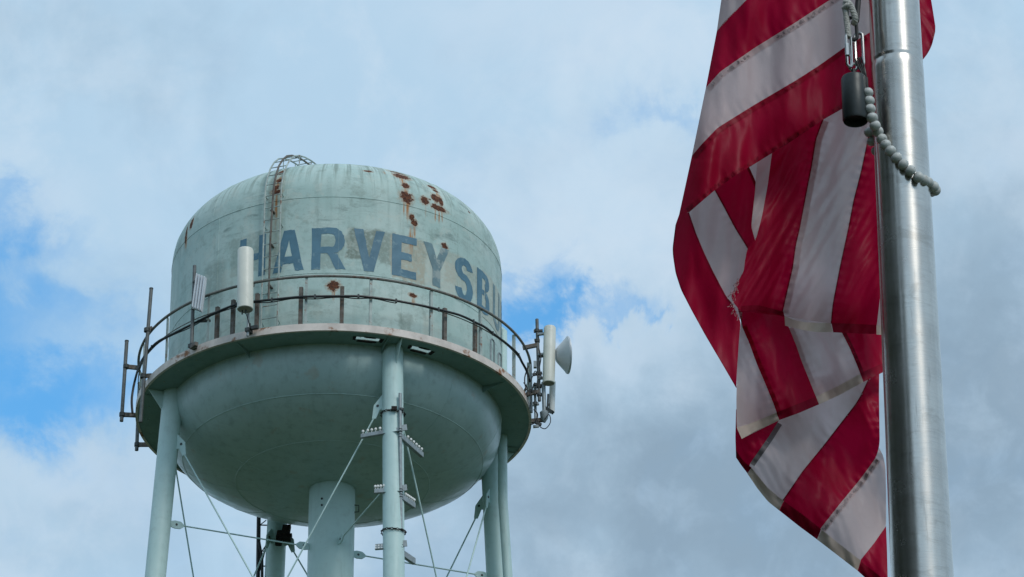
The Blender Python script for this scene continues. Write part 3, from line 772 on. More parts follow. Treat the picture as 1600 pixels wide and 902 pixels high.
# ------------------------------------------------------------------ cable standoffs on the front leg
cm = thing('cable_standoff_pipe', leg_c(0, 30), 'grey pipe chained to the front leg carrying three cable brackets', 'pipe')
lf = lambda px, py: at_y(px, py, leg_c(0, 50).y - .30)
ptop, pbot = lf(625.2, 615), lf(626.8, 902)
dpp = (pbot - ptop); pbot2 = ptop + dpp * 4.2
pipe(cm, 'standoff_pipe', ptop, pbot2, .042)
def chain(y, zoff=0):
    p = lf(627, y); c = leg_c(0, p.z + zoff); b = MB()
    for k in range(26):
        q = 2 * pi * k / 26; d = Vector((cos(q), sin(q), 0)); tt = Vector((-sin(q), cos(q), 0)); cc = c + d * .298 + Vector((0, 0, .02 * sin(q * 2 + 1)))
        up = Vector((0, 0, 1)) if k % 2 else d
        b.tube([cc + tt * .042 * cos(w_) + up * .024 * sin(w_) for w_ in [2 * pi * i / 8 for i in range(8)]], .010, 5, closed=True)
    b.build('chain', M_RUSTB, cm)['kind'] = 'stuff'
    MB().box(lf(616, y - 1) + Vector((0, -.03, 0)), (.07, 0, 0), (0, .03, 0), (0, 0, .05)).build('chain_binder', M_RUSTB, cm, smooth=False)
    MB().lathe([(.044, -.03), (.06, -.03), (.06, .03), (.044, .03)], p, 12).build('clamp_band', M_DARK, cm)
chain(640); chain(829)
def arm(p, q, h, caps, raise_px, n_holes=0):
    A = lf(*p); B = at_z(q[0], q[1], A.z)
    d = (B - A); L = d.length; d.normalize()
    o = MB().bar(A - d * .04, B, h, .035).build('bracket_arm', M_GALV, cm, smooth=False)
    MB().bar(A - d * .04 + Vector((0, 0, -h / 2 - .004)) - d.cross(Vector((0, 0, 1))) * .03, B + Vector((0, 0, -h / 2 - .004)) - d.cross(Vector((0, 0, 1))) * .03, .008, .09).build('arm_flange', M_GALV, o, smooth=False)
    for i, f in enumerate(caps):
        c = A + d * (L * f) + Vector((0, 0, h / 2 + .0))
        b = MB().lathe([(.012, -.01), (.012, .04), (.030, .042), (.034, .06), (.034, .085), (.026, .10), (.002, .10)], c, 12)
        b.build('cable_clamp', M_WHITE, o)
    if n_holes:
        nv_ = d.cross(Vector((0, 0, 1)))
        for i in range(n_holes):
            for s_ in (-1, 1):
                c = A + d * (L * (.62 + .36 * i / (n_holes - 1))) + Vector((0, 0, s_ * h * .22))
                for sd_ in (-1, 1): MB().lathe([(.002, 0), (.022, 0)], c + nv_ * .0185 * sd_, 8, nv_ * sd_).build('slot_hole', M_WHITE if sd_ else M_DARK, o)
    return o
for (y0, lx, ly, rx, ry, kn, h) in ((671, 564, 682, 661, 711, 1, .12), (765, 585, 768, 648.5, 790, 1, .13), (852, 586.5, 855, 648.5, 877, 0, .15)):
    arm((626, y0), (lx, ly), h, (.30, .52, .63, .73, .83, .95) if kn and y0 < 700 else ((.35, .50, .64, .76, .87, .97) if kn else ()), 5, 0 if kn else 4)
    arm((628, y0 + 11), (rx, ry), h, (.28, .42, .55, .68, .80, .93) if kn else (), 5)
    for dy in (0, 4, 8, 12):
        MB().lathe([(.043, -.008), (.052, -.008), (.052, .008), (.043, .008)], lf(625.4 + (y0 + dy - 615) * .0056, y0 + dy), 12).build('u_bolt', M_DARK, cm)
    MB().bar(lf(626, y0 - 2), lf(636, y0 - 3), .16, .03).build('back_plate', M_GALV, cm, smooth=False)

# cable ladder beside the rear leg
cz = leg_c(2, 50).y + .05
lad2 = thing('cable_ladder', at_y(404, 902, cz), 'dark cable ladder hung beside the rear leg under the bowl', 'cable ladder')
def deep(px, y0, y1, n=6): return [at_y(px(y0 + (y1 - y0) * i / n), y0 + (y1 - y0) * i / n, cz) for i in range(n + 1)]
def down(pts, L=24):
    d = (pts[-1] - pts[0]).normalized(); return pts + [pts[-1] + Vector((d.x * .3, 0, -1)) * L]
MB().tube(down(deep(lambda y: 404.5 - (y - 800) * .012, 800, 902)), .055, 8).build('cable_bundle', M_BLACK, lad2)
MB().tube(smooth([at_y(x, y, cz - .06) for x, y in ((405, 848), (407, 860), (409, 870), (409.5, 885), (409.5, 915))]), .04, 8).build('cable_bundle', M_BLACK, lad2)
MB().tube(down([at_y(402.3, 806, cz + .1), at_y(401, 902, cz + .1)]), .022, 8).build('ladder_rail', M_DARK, lad2)
for y in (820.5, 861, 884.5, 906, 928): MB().tube([at_y(403, y, cz), at_y(420, y + .5, cz)], .018, 6).build('rung', M_DARK, lad2)
for (p, q) in (((417, 848), (403, 900)), ((407, 820), (416, 813)), ((409, 862), (417, 850))): MB().tube([at_y(*p, cz), at_y(*q, cz)], .014 if p[1] != 848 else .03, 6).build('brace', M_DARK, lad2)
# gusset plates on the rear leg, as blocks with their shade painted black
vb = thing('shaded_gussets', at_y(443, 833, leg_c(2, 50).y - .35), 'rusted gusset plates on the rear leg beneath the bowl, blackened for shade', 'box')
for (px, py, hx, hz) in ((447, 830, .11, .15), (440, 836, .13, .10), (446, 840, .16, .08), (436, 848, .08, .06)):
    c = at_y(px, py, leg_c(2, 50).y - .34 - random.random() * .06)
    MB().box(c, (hx, 0, 0), (0, .10, 0), (.02, 0, hz)).build('shaded_gusset_block', M_RUSTB, vb, smooth=False)


# ------------------------------------------------------------------ flagpole
c0 = ray(1419, 451); dep = 11.3 / c0.dot(FW); PA = CAM + c0 * dep; PX, PY = PA.x, PA.y
def pole_material():
    m, t, b = mat('brushed_aluminium_pole'); co = coords(t)
    n1 = t.noise(t.scalev(co, (1, 1, .05)), 130, 3, .5); n2 = t.noise(t.scalev(co, (1, 1, 30.)), 12, 4, .6); n3 = t.noise(co, 7, 5, .6)
    n4 = t.noise(t.scalev(co, (1, 1, .25)), 22, 5, .6)
    cc = t.mix(t.ramp(n3, .35, .7), (.64, .60, .545), (.53, .50, .46))
    cc = t.mix(t.ramp(n2, .45, .75, 0, .4), cc, (.40, .40, .39))
    cc = t.mix(t.ramp(n4, .5, .72, 0, .35), cc, (.42, .40, .36))
    n5 = t.noise(t.scalev(co, (1, 1, 2.2)), 11, 7, .68, .6); n6 = t.noise(t.scalev(co, (1, 1, .08)), 60, 4, .6)
    cc = t.mix(t.ramp(n5, .52, .68, 0, .45), cc, (.36, .33, .29))
    cc = t.mix(t.ramp(n6, .60, .70, 0, .4), cc, (.33, .31, .28))
    t.set(b.inputs['Base Color'], cc); b.inputs['Metallic'].default_value = 1
    t.set(b.inputs['Roughness'], t.ramp(n3, .3, .7, .20, .28))
    bump(t, b, t.m('ADD', t.m('MULTIPLY', n2, .6), t.m('MULTIPLY', n1, .5)), .10, .0008)
    return m
M_POLE = pole_material()
def edge_r(y, xl, xr):
    l, r = at_y(xl, y, PY), at_y(xr, y, PY); return (r.x - l.x) / 2, l.z
rt, ztop = edge_r(0, 1357, 1436.5); rb, zbot = edge_r(902, 1392.5, 1491)
def pr(z): return max(.03, rt + (rb - rt) * (ztop - z) / (ztop - zbot)) if z > zbot else rb + (zbot - z) * .0035
_, zj = edge_r(104, 1361, 1441)
fpole = thing('flagpole', (PX, PY, 0), 'brushed aluminium tapered flagpole in front of the right sky', 'flagpole')
pf = []
z = .03
while z < zj - .1: pf.append((pr(z), z)); z += .35
pf += [(pr(zj - .08), zj - .08), (pr(zj - .04), zj - .04), (pr(zj - .03), zj - .03), (pr(zj - .02), zj - .02), (pr(zj) - .0005, zj - .004), (pr(zj) - .0018, zj), (pr(zj) - .0018, zj + .005), (pr(zj) - .0006, zj + .010), (pr(zj + .014) - .0006, zj + .014), (pr(zj + .022) - .0006, zj + .022), (pr(zj + .05) - .0006, zj + .05)]
z = zj + .1
while z < zj + 2.6: pf.append((pr(z) - .0006, z)); z += .25
MB().lathe(pf, (PX, PY, 0), 96, capa=True, capb=True).build('shaft', M_POLE, fpole, angle=25)
MB().lathe([(.30, .03), (.30, .06), (.16, .12), (.13, .12)], (PX, PY, 0), 48).build('flash_collar', M_POLE, fpole)
MB().lathe([(.03, pf[-1][1]), (.03, pf[-1][1] + .06), (.09, pf[-1][1] + .10), (.11, pf[-1][1] + .17), (.09, pf[-1][1] + .24), (.002, pf[-1][1] + .28)], (PX, PY, 0), 32).build('finial', M_POLE, fpole)
MB().lathe([(.5, .0), (.5, .03), (.0, .03)], (PX, PY, 0), 40).build('footing', M_CONC, fpole)

# ------------------------------------------------------------------ flag
def cloth(name, c, c2, tr=.54, weave=900, rough=.6):
    m, t, b = mat(name); co = coords(t)
    cc = t.mix(t.ramp(t.noise(co, 7, 5, .6), .35, .7), c, c2)
    t.n.remove(b)
    o = t.n['Material Output']
    d = t.add('ShaderNodeBsdfDiffuse'); tl_ = t.add('ShaderNodeBsdfTranslucent'); g = t.add('ShaderNodeBsdfGlossy')
    t.set(d.inputs[0], cc); t.set(tl_.inputs[0], cc); g.inputs['Roughness'].default_value = .42; g.inputs[0].default_value = (.9, .9, .95, 1)
    bn = t.add('ShaderNodeBump'); bn.inputs['Strength'].default_value = .32; bn.inputs['Distance'].default_value = .004
    w1 = t.noise(t.scalev(co, (1, 1, .35)), 26, 4, .55, .8); w2 = t.noise(t.scalev(co, (1.6, 1, 1)), 70, 4, .6, .5); w3 = t.noise(co, weave, 2)
    t.set(bn.inputs['Height'], t.m('ADD', t.m('MULTIPLY', w1, 1.0), t.m('ADD', t.m('MULTIPLY', w2, .35), t.m('MULTIPLY', w3, .04))))
    for q in (d, tl_, g): t.l.new(bn.outputs[0], q.inputs['Normal'])
    m1 = t.add('ShaderNodeMixShader'); m1.inputs[0].default_value = tr; t.l.new(d.outputs[0], m1.inputs[1]); t.l.new(tl_.outputs[0], m1.inputs[2])
    m2 = t.add('ShaderNodeMixShader'); m2.inputs[0].default_value = .009; t.l.new(m1.outputs[0], m2.inputs[1]); t.l.new(g.outputs[0], m2.inputs[2])
    t.l.new(m2.outputs[0], o.inputs[0])
    return m
M_RED = cloth('red_nylon', (.49, .003, .040), (.41, .002, .030))
M_WH = cloth('white_nylon', (.72, .575, .57), (.66, .52, .515))
M_HEMW = cloth('white_hem', (.66, .54, .46), (.58, .47, .40), .15)
M_HEMR = cloth('red_hem', (.27, .002, .022), (.22, .002, .016), .1)
M_SEAM = cloth('grey_seam_cloth', (.22, .19, .19), (.18, .155, .16), .15)  # grey band where the folded seam allowance shows through the white
M_THR = cloth('stitch_thread', (.40, .32, .32), (.30, .245, .25), .2)
M_PINK = cloth('frayed_thread', (.55, .33, .34), (.45, .18, .2), .3)

flag = thing('flag', at_y(1250, 500, PY + .2), 'red and white striped flag hanging in folds behind the metal pole', 'flag')
SEAMS = {}
def near_line(ln, x, y):
    best = (1e9, 0.); acc = 0.
    for i in range(len(ln) - 1):
        (x0, y0), (x1, y1) = ln[i], ln[i + 1]; dx, dy = x1 - x0, y1 - y0; l2 = dx * dx + dy * dy or 1e-9; l = math.sqrt(l2)
        f = max(0., min(1., ((x - x0) * dx + (y - y0) * dy) / l2)); d = math.hypot(x - x0 - f * dx, y - y0 - f * dy)
        if d < best[0]: best = (d, acc + f * l)
        acc += l
    return best
def fold(L, x, y):
    """depth of a layer behind the pole axis, metres"""
    nz = mnoise.noise(Vector((x / 95, y / 130, L * 3.1))) * .030 + mnoise.noise(Vector((x / 30, y / 95, L * 5.7))) * .018 + mnoise.noise(Vector((x / 13, y / 52, L * 2.3))) * .0042
    for ln in SEAMS.get(L, ()):                     # cloth gathers beside every stitched seam
        d, q = near_line(ln, x, y)
        if d < 30: nz += (.0019 if L == 0 else .0030) * math.exp(-d / 10) * sin(q / 2.3 + 2.2 * mnoise.noise(Vector((q / 21, L, 0))))
    if L == 1: nz += .010 * mnoise.noise(Vector(((x + y * .55) / 11, (y - x * .55) / 75, 4)))
    if L >= 3: nz += .005 * mnoise.noise(Vector(((x - y * .5) / 10, (y + x * .5) / 70, 9)))
    if L == 0:
        s_ = .17 + .026 * sin((x + .25 * y) / 26) + .018 * sin((x - .5 * y) / 41) + .006 * sin((x + .1 * y) / 9.5)
        sil = 1127 - y * .19 if y < 250 else 1080 - (y - 244) * .22
        k = max(0., x - sil); s_ += .10 * math.exp(-k / 16) - .03 * math.exp(-((k - 45) / 35) ** 2)
        return s_ + nz
    if L == 1:
        sh = math.exp(-max(0, 505 - y) / 160)
        return .27 + .028 * sin((x + .28 * y) / 19) * (.4 + sh) + .035 * sh + nz
    if L == 2:
        return .40 + .012 * sin((x + .5 * y) / 17) + .005 * sin((x + .12 * y) / 4.6) + nz
    if L == 3:
        return .375 + .024 * sin((x - .42 * y) / 20) + .00010 * (y - 500) + nz
    if L == 4:
        return .45 + .030 * sin((x - .9 * y) / 33) + .008 * sin((x + .3 * y) / 14) + nz
    if L == 5: return .30 + .012 * sin((x + y) / 14) + nz
    return .27 + nz
def resample(pl, n):
    seg = [math.dist(pl[i][:2], pl[i + 1][:2]) for i in range(len(pl) - 1)]; T = sum(seg) or 1e-6; o = []
    for k in range(n + 1):
        d = T * k / n; i = 0
        while i < len(seg) - 1 and d > seg[i]: d -= seg[i]; i += 1
        f = min(1., d / seg[i]) if seg[i] > 0 else 0
        o.append(tuple(pl[i][j] + (pl[i + 1][j] - pl[i][j]) * f for j in (0, 1)))
    # light smoothing of the polyline's corners
    for _ in range(2):
        o = [o[0]] + [((o[i - 1][0] + 2 * o[i][0] + o[i + 1][0]) / 4, (o[i - 1][1] + 2 * o[i][1] + o[i + 1][1]) / 4) for i in range(1, len(o) - 1)] + [o[-1]]
    return o
def patch(name, m, L, a, b, parent=None, off=0., res=3.2, ext=None):
    la = sum(math.dist(a[i], a[i + 1]) for i in range(len(a) - 1)); lb = sum(math.dist(b[i], b[i + 1]) for i in range(len(b) - 1))
    n = max(4, int(max(la, lb) / res)); ra, rb_ = resample(a, n), resample(b, n)
    wd = max(math.dist(p, q) for p, q in zip(ra, rb_)); mm = max(1, int(wd / res))
    rows = []
    for j in range(mm + 1):
        row = []
        for p, q in zip(ra, rb_):
            x, y = p[0] + (q[0] - p[0]) * j / mm, p[1] + (q[1] - p[1]) * j / mm
            row.append(at_y(x, y, PY + fold(L, x, y) + off))
        rows.append(row)
    return MB().grid(rows).build(name, m, parent or flag, angle=180)
def strip(line, w_, side):                          # polyline pushed sideways by w_ pixels
    o = []
    for i, p in enumerate(line):
        q0, q1 = line[max(0, i - 1)], line[min(len(line) - 1, i + 1)]
        dx, dy = q1[0] - q0[0], q1[1] - q0[1]; l = math.hypot(dx, dy) or 1
        o.append((p[0] - dy / l * w_ * side, p[1] + dx / l * w_ * side))
    return o
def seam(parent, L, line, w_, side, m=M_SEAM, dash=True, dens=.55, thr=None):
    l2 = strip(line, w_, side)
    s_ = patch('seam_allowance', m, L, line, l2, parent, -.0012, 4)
    if dash:
        n = int(sum(math.dist(line[i], line[i + 1]) for i in range(len(line) - 1)) / 3.0); A, B = resample(line, n), resample(l2, n); b = MB()
        for i in range(n):
            if random.random() > dens: continue
            def pt(k, f):
                f += random.uniform(-.12, .12)
                x = A[k][0] + (B[k][0] - A[k][0]) * f; y = A[k][1] + (B[k][1] - A[k][1]) * f
                return at_y(x, y, PY + fold(L, x, y) - .0028)
            f0 = random.uniform(.15, .45)
            b.add([pt(i, f0), pt(min(n, i + 1), f0 + random.uniform(-.1, .25)), pt(min(n, i + 1), f0 + .5), pt(i, f0 + random.uniform(.25, .5))], [(0, 1, 2, 3)])
        if b.v: b.build('stitching', thr or M_THR, s_)['kind'] = 'stuff'
    return s_

L0 = [(1120, 49), (1132, 34), (1166.5, 0), (1230, -52), (1330, -110)]
L1 = [(1103, 137), (1125.5, 112), (1179, 75), (1241, 36.6), (1295, 1), (1345, -30), (1385, -55)]
L2 = [(1081, 244), (1095.4, 226.6), (1121, 200), (1178.7, 164), (1245, 125), (1280.7, 102), (1318.4, 75), (1352, 55), (1395, 30)]
L3 = [(1061, 336), (1076.6, 332), (1116.5, 297.6), (1151, 273), (1173, 260), (1204, 241), (1239.5, 219), (1286.5, 187), (1313, 172), (1345, 152), (1395, 122)]
b1r = [(1300, 150), (1286.5, 187.7), (1275.4, 217.6), (1268.7, 259.8), (1260, 304), (1250, 357), (1244, 382), (1238.8, 420), (1231, 453), (1223, 488.6), (1224, 494)]
b2r = [(1372, 150), (1358.5, 204), (1346, 264), (1333, 315), (1326, 353), (1319.7, 382), (1313, 413), (1306.4, 446.5), (1301, 475), (1298, 506)]
c0r = [(1150, 470), (1159.7, 511), (1171, 537), (1183, 570), (1193, 593), (1208.7, 631), (1217.6, 656.5)]
c1r = [(1215, 470), (1233, 513), (1244, 540), (1253, 566), (1264, 593), (1279.7, 632)]
c2r = [(1295, 480), (1316, 521), (1327.7, 544), (1338.8, 570), (1349, 596.5)]
d1l = [(1260, 600), (1215, 660), (1200, 684), (1172, 724), (1168, 739.6)]
d2l = [(1385, 560), (1358.8, 593), (1346.6, 618.7), (1339.5, 631), (1295, 688.6), (1285.4, 701), (1255.4, 737.7), (1224.4, 783), (1217.7, 798)]
d3l = [(1374, 560), (1373.5, 620), (1374.5, 690), (1373, 702), (1368, 716), (1344, 749), (1311, 789), (1282, 826), (1276.5, 843)]
f2 = [(1100, 268), (1116.5, 297.6), (1128.7, 319.7), (1148.6, 357.4), (1166.4, 386), (1190, 425)]
SEAMS.update({0: (L1, L2, L3), 1: (b1r, b2r), 3: (c0r, c1r, c2r), 4: (d1l, d2l, d3l), 2: (f2,)})
# --- front fold: diagonal stripes running up to the halyard
sil = [(1160, -160), (1127, 0), (1120, 49), (1103, 137), (1081, 244), (1061, 336)]
patch('white_stripe', M_WH, 0, [(1160, -160), (1140, -60), (1127, 0), (1120, 49)], [(1330, -140), (1230, -52), (1166.5, 0), (1120, 49)])
patch('red_stripe', M_RED, 0, [(1160, -160), (1215, -300), (1290, -430), (1335, -520)], [(1330, -140), (1342, -260), (1346, -400), (1348, -520)])
r1 = patch('red_stripe', M_RED, 0, L0, L1)
w1 = patch('white_stripe', M_WH, 0, L1, L2)
r2 = patch('red_stripe', M_RED, 0, L2, L3)
seam(w1, 0, L1[:6], 9, 1, M_WH, dens=.4)
seam(r2, 0, L2[:8], 8, 1, M_RED, True, .15, M_HEMR)
seam(r2, 0, L3[1:10], 8, -1, M_RED, True, .45, M_HEMR); seam(r2, 0, L3[1:10], 1.6, -1, M_HEMR, False)
# --- left edge of the fold dropping down
ES = [(1061, 336), (1055.5, 351), (1050.8, 388), (1051.5, 400), (1055.5, 426.6), (1064, 453), (1080, 484), (1102, 524), (1135, 580), (1150, 606)]
EI = [(1076.6, 332), (1086.6, 362), (1098, 390), (1113, 422), (1135, 464), (1143, 473), (1157.5, 503), (1154.5, 535), (1151.5, 580), (1150.5, 606)]
e1 = patch('red_stripe', M_RED, 0, ES, EI)
seam(e1, 0, EI[:6], 2.2, 1, M_HEMR, False); seam(e1, 0, ES[1:], 1.6, -1, M_HEMR, False)
# --- the far side of the flag seen inside the fold
f1 = [(1069, 326), (1074, 350), (1090, 397), (1124, 464), (1150, 512)]
f3 = [(1155, 235), (1171, 262), (1180, 282), (1186, 300), (1196, 340), (1215, 380)]
patch('white_stripe', M_WH, 2, f1, f2); fr = patch('red_stripe', M_RED, 2, f2, f3); patch('white_stripe', M_WH, 2, f3, [(1200, 200), (1230, 330), (1250, 360)])
seam(fr, 2, f2, 2.5, -1, M_HEMR, False); seam(fr, 2, f3, 4, 1, M_HEMR, False)
# --- middle fold hanging from under the front one
b0l = [(1190, 225), (1183, 255), (1181, 282), (1179.5, 302), (1175, 342), (1174, 355), (1179.7, 375)]
b0r = [(1212, 215), (1206, 241), (1199.6, 288.7), (1190.8, 337.5), (1182, 371), (1180, 376)]
patch('white_stripe', M_WH, 1, b0l, b0r)
b1l = [(1212, 215), (1206, 241), (1199.6, 288.7), (1190.8, 337.5), (1182, 371), (1168, 388), (1164, 408), (1162, 424), (1151, 444), (1142, 464), (1148, 476), (1158, 487)]
b3r = [(1425, 170), (1400, 300), (1388, 380), (1375, 465), (1370, 509)]
B1 = patch('red_stripe', M_RED, 1, b1l, b1r); B2 = patch('white_stripe', M_WH, 1, b1r[:-1] + [(1228, 495)], b2r); B3 = patch('red_stripe', M_RED, 1, b2r, b3r)
B4 = patch('white_stripe', M_WH, 1, b3r, [(1440, 170), (1420, 380), (1395, 511)])
seam(B2, 1, b1r[1:-1], 9, -1, M_WH, False); seam(B1, 1, b1r[1:-1], 2, 1, M_HEMR, False); seam(B3, 1, b2r[1:], 2, -1, M_HEMR, False)
def hem(parent, L, top, bot, m): return patch('hem', m, L, top, bot, parent, -.003, 3.5)
hem(B2, 1, [(1226, 494), (1240, 500), (1257.6, 504), (1298, 505)], [(1226.6, 509), (1240, 512.5), (1257.6, 516.4), (1280, 519.7), (1301, 519)], M_HEMW)
hem(B3, 1, [(1299, 505), (1330, 506), (1369, 508)], [(1302, 519.5), (1335, 521), (1369, 522)], M_HEMR)
hem(B4, 1, [(1369.5, 508), (1395, 510)], [(1369.5, 523), (1395, 524)], M_HEMW)
hem(B1, 1, [(1159, 478), (1185, 477), (1224, 487)], [(1158.5, 487), (1182, 485), (1213, 491), (1226, 496)], M_HEMR)
# --- lower fold
c0l = [(1166, 440), (1158, 500), (1154.5, 535), (1151.5, 580), (1150.6, 626), (1151, 668), (1159, 686)]
c3r = [(1390, 480), (1392, 530), (1394, 574)]
C0 = patch('white_stripe', M_WH, 3, c0l, c0r); C1 = patch('red_stripe', M_RED, 3, c0r, c1r); C2 = patch('white_stripe', M_WH, 3, c1r, c2r); C3 = patch('red_stripe', M_RED, 3, c2r, c3r)
hem(C0, 3, [(1151, 668), (1170, 663), (1213, 645)], [(1159, 686), (1180, 674), (1217.6, 657)], M_HEMW)
hem(C1, 3, [(1213, 645), (1240, 634), (1275, 620)], [(1217.8, 656.5), (1247, 646), (1279.7, 632)], M_HEMR)
hem(C2, 3, [(1275, 620), (1310, 603), (1343, 585)], [(1280, 632), (1315, 616), (1349, 597)], M_HEMW)
hem(C3, 3, [(1344, 584), (1360, 576), (1394, 562)], [(1349.5, 597), (1365, 589), (1394, 575)], M_HEMR)
seam(C3, 3, c2r[1:], 6, -1, M_HEMR, False); seam(C2, 3, c1r[1:], 7, -1, M_WH, False); seam(C1, 3, c0r[1:], 7, -1, M_RED, False)
# --- lowest fold with the fly hem along its left
d0l = [(1150, 640), (1149, 684), (1150, 715), (1158, 727), (1167.7, 739.6)]
D0 = patch('red_stripe', M_RED, 4, d0l, d1l)
D1 = patch('white_stripe', M_WH, 4, d1l, d2l)
D2 = patch('red_stripe', M_RED, 4, d2l, d3l)
d3b = [(1373, 702), (1368, 716), (1344, 749), (1311, 789), (1282, 826), (1276.5, 843)]
d4a = [(1373.5, 700), (1381, 714), (1384, 740), (1384.5, 822)]
d4l = [(1384.5, 822), (1366, 848.6), (1344, 876), (1340, 892)]
D3 = patch('white_stripe', M_WH, 4, d3b, [(1373.5, 700), (1380, 712), (1383.5, 730), (1384.5, 770), (1384.5, 822), (1366, 848.6), (1344, 876), (1340, 892)])
D4 = patch('red_stripe', M_RED, 4, d4l, [(1384.5, 822), (1386, 860), (1387, 900), (1387, 930), (1352, 903)])
hem(D1, 4, [(1174, 731), (1200, 763), (1224.4, 783)], [(1167.7, 740), (1183, 763), (1200, 784), (1217.7, 798)], M_HEMW)
hem(D2, 4, [(1226, 784), (1255, 805), (1283, 827)], [(1218.5, 798.5), (1248, 822), (1276.5, 843)], M_HEMR)
hem(D3, 4, [(1284, 828), (1315, 853), (1345, 876)], [(1277, 843.5), (1308, 867), (1340, 892)], M_HEMW)
hem(D4, 4, [(1346, 878), (1387, 910)], [(1340.5, 892.5), (1352, 903), (1387, 930)], M_HEMR)
hem(D0, 4, [(1150, 703), (1159, 718), (1174, 731)], [(1150, 715), (1158, 727), (1167.7, 739.6)], M_HEMR)
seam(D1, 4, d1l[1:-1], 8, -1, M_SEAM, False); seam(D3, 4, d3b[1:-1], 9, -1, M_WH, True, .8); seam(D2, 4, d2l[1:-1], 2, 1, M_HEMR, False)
# --- the edge that comes round behind the pole at the top right
pk = [(1425, -60), (1428, 10), (1440, 22), (1461, 41)]
patch('red_stripe', M_RED, 5, [(1425, -60), (1440, -50), (1455, 0), (1461.5, 41)], pk)
R6 = patch('red_stripe', M_RED, 6, [(1424, -20), (1428, 10), (1440, 22), (1461, 40)], [(1415, 100), (1430, 100), (1441, 94), (1449, 84), (1456, 71), (1461.5, 49), (1461.5, 41)])
hem(R6, 6, [(1438, 93), (1446, 84), (1453, 70), (1458.5, 49)], [(1441, 94.5), (1449, 85), (1456, 71.5), (1461.5, 49)], M_HEMR)
patch('red_stripe', M_RED, 5, [(1330, -60), (1345, -20), (1352, 14)], [(1425, -60), (1410, -20), (1400, 14)])
# frayed threads where the hem has torn
fb_ = MB()
for i in range(22):                                 # limp loops hanging out of the torn hem
    f = random.random(); x0, y0 = 1158 - 16 * f + random.uniform(-3, 3), 432 + 34 * f + random.uniform(-3, 3)
    if i % 3 == 0: x0, y0 = 1144 + 12 * f + random.uniform(-2, 2), 468 + 30 * f
    a_ = random.uniform(1.0, 3.6); pts = []
    for k in range(8):
        pts.append(at_y(x0, y0, PY + .135 + .006 * random.random())); a_ += random.uniform(-.8, .8); a_ = a_ * .8 + .2 * 1.7; x0 += cos(a_) * 1.5; y0 += sin(a_) * 1.7
    fb_.tube(pts, random.choice((.0007, .0011)), 4)
fb_.build('frayed_threads', M_PINK, flag)['kind'] = 'stuff'

# ------------------------------------------------------------------ halyard hardware beside the pole
YW = PY - .085
pxm = lambda n: n * 11.3 / FPX                     # pixels to metres at the pole
M_WT = plain('charcoal_weight', (.032, .039, .039), .42, .3, .25, 30, None, .0006)
M_SIL = plain('stainless_link', (.55, .54, .52), .28, 1., .2, 40)
M_BEAD = plain('grey_plastic_bead', (.56, .58, .56), .5, 0, .22, 60, ((.30, .31, .29), .05, 90))
M_ROPE = plain('white_braided_rope', (.55, .54, .50), .8, 0, .35, 120)
M_IRON = plain('blackened_iron', (.035, .035, .035), .5, .5, .3, 30)
wt = thing('halyard_weight', at_y(1335, 190, YW), 'charcoal cylindrical halyard weight hanging beside the pole', 'weight')
ztp, zbt = at_y(1335, 122, YW).z, at_y(1335, 190, YW).z; wr = pxm(20.5); wc = at_y(1335.5, 156, YW)
MB().lathe([(.002, zbt + .018), (wr * .80, zbt + .018), (wr * .86, zbt + .004), (wr * .93, zbt), (wr, zbt + .006), (wr, ztp - .006), (wr * .93, ztp), (wr * .4, ztp + .002), (.002, ztp + .002)], (wc.x, wc.y, 0), 56).build('weight_body', M_WT, wt, angle=30)
MB().tube([Vector((wc.x, wc.y, ztp)), Vector((wc.x, wc.y, ztp + pxm(16)))], pxm(3.6), 12).build('stud', M_WT, wt)
ey = Vector((wc.x, wc.y, ztp + pxm(20)))
MB().tube([ey + Vector((cos(q) * pxm(6), 0, sin(q) * pxm(6))) for q in [2 * pi * k / 16 for k in range(16)]], pxm(2.2), 8, closed=True).build('eye', M_SIL, wt)
def link(cx, y0, y1, hw, r, name, label, m, Y=YW, twist=0.):
    A, B = at_y(cx, y0, Y), at_y(cx, y1, Y); h = (A.z - B.z) / 2; c = (A + B) / 2; hw = pxm(hw); pts = []
    wv_ = Vector((cos(twist), sin(twist), 0))
    for k in range(20):
        q = 2 * pi * k / 20; s_ = 1 if sin(q) > 0 else -1
        pts.append(c + wv_ * (hw * cos(q)) + Vector((0, 0, s_ * (h - hw) + hw * sin(q))))
    o = thing(name, B, label, 'link')
    ln = MB().tube(pts, pxm(r), 8, closed=True).build('link_ring', m, o); return o, c, ln
qk, qc, _ = link(1326.5, 55, 104, 4.5, 2.4, 'quick_link', 'slim steel quick link hanging left above the dark weight', M_SIL, YW - .01, .5)
MB().lathe([(pxm(2.6), -.02), (pxm(4), -.018), (pxm(4), .018), (pxm(2.6), .02)], at_y(1324, 78, YW - .015), 6).build('sleeve_nut', M_SIL, qk, smooth=False)
link(1332, 28, 62, 7, 3.0, 'chain_link', 'black iron chain link joining the rope to the steel links', M_IRON, YW, .25)
link(1342.5, 52, 104, 6.2, 2.5, 'snap_link', 'bright steel oval link between the weight and the pole', M_SIL, YW + .005, -.15)
# wire thimble down to the beads
wl = thing('wire_loop', at_y(1353, 140, YW), 'dark wire loops tying the bead string to the steel link', 'wire')
for i in range(4):
    MB().tube(smooth([at_y(1336 + i * 3.2, 92 - i, YW - .006 * i), at_y(1341 + i * 3, 104, YW - .012), at_y(1348 + i * 1.6, 118, YW - .012), at_y(1353 + i * .5, 136, YW)]), pxm(1.5), 6).build('wire_strand', M_IRON, wl)
MB().tube([at_y(1353, 122, YW - .01), at_y(1355, 152, YW - .01)], pxm(3.2), 8).build('wire_sleeve', M_IRON, wl)
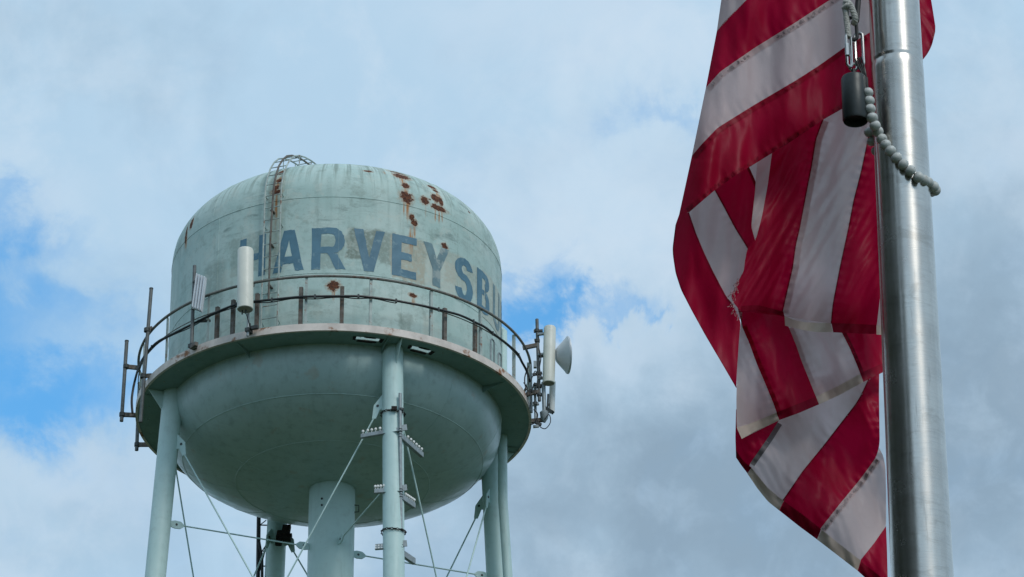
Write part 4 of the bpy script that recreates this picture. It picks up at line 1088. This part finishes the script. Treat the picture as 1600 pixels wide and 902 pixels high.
# twisted rope: two legs
rope = thing('halyard_rope', at_y(1330, 50, YW), 'white twisted rope tied above the dark chain link', 'rope')
def twisted(pts, r, parent, turns):
    pts = smooth([at_y(px, py, YW + q) for px, py, q in pts], 14); n = len(pts)
    for s_ in range(3):
        o = []
        for i, p in enumerate(pts):
            d = (pts[min(n - 1, i + 1)] - pts[max(0, i - 1)]).normalized(); u, v = basis(d); q = 2 * pi * (s_ / 3 + turns * i / n)
            o.append(p + (u * cos(q) + v * sin(q)) * pxm(r * .55))
        MB().tube(o, pxm(r * .62), 7).build('rope_strand', M_ROPE, parent)
twisted([(1331, -90, 0), (1327, -30, 0), (1321, 6, -.01), (1322, 22, -.01), (1324, 40, -.01), (1326, 58, -.01)], 4.6, rope, 11)
twisted([(1321, 4, -.012), (1327, 6, -.02), (1332, 16, -.02), (1336.5, 30, -.015), (1334, 37, 0)], 4.6, rope, 4)
twisted([(1319, 14, -.01), (1325, 9, -.022), (1331, 12, -.012)], 4.6, rope, 2)
MB().tube([at_y(1343, -60, YW + .02), at_y(1341, 0, YW + .02), at_y(1338, 34, YW + .01)], pxm(4.5), 8).build('rope_tail', M_IRON, rope)
# beaded retainer ring round the pole
ring = thing('bead_ring', at_y(1400, 250, PY), 'string of pale grey beads looped round the flagpole', 'bead string')
bc = [(180, 397), (186, 432), (190, 464), (197, 498), (210, 534), (228, 572), (250, 610), (280, 649), (316, 688), (355, 723), (400, 760), (438, 780), (468, 805)]
bc = [(1290 + x / 2.733, y / 2.733) for x, y in bc]
pos = []
for i, (x, y) in enumerate(bc):
    p = at_y(x, y, PY); rr = pr(p.z) + pxm(9.2); dx = p.x - PX
    ax_ = max(-1., min(1., dx / rr)); yy = PY - rr * math.sqrt(max(0., 1 - ax_ * ax_))
    if x < 1372: yy = min(yy, YW - .012)
    if i >= 11: yy = PY - rr * (.35 if i == 11 else .02)
    pos.append(at_y(x, y, yy))
last = pos[-1]; first = pos[0]
for k in range(1, 9):                               # the far side of the loop, behind the pole
    q = k / 9 * pi; z_ = last.z + (first.z - last.z) * (k / 9) ** 1.5; rr = pr(z_) + pxm(9.2)
    pos.append(Vector((PX + rr * cos(q), PY + rr * sin(q) * .95, z_)))
br = pxm(9.1)
dense = smooth(pos, 12); step_ = br * 1.64; acc_ = 0.; pos = [dense[0]]
for i in range(1, len(dense)):
    acc_ += (dense[i] - dense[i - 1]).length
    if acc_ >= step_: pos.append(dense[i]); acc_ = 0.
bprof = [(.002, -.80), (.42, -.79), (.74, -.64), (.95, -.34), (1., 0), (.95, .34), (.74, .64), (.42, .79), (.002, .80)]
for i, p in enumerate(pos):
    d = pos[min(len(pos) - 1, i + 1)] - pos[max(0, i - 1)]
    k = br * random.uniform(.97, 1.02)
    MB().lathe([(r_ * k, h_ * k) for r_, h_ in bprof], p, 20, d).build('bead', M_BEAD, ring)
MB().tube([at_y(1354.5, 136, YW - .01)] + pos, .0022, 6).build('bead_cord', M_IRON, ring)
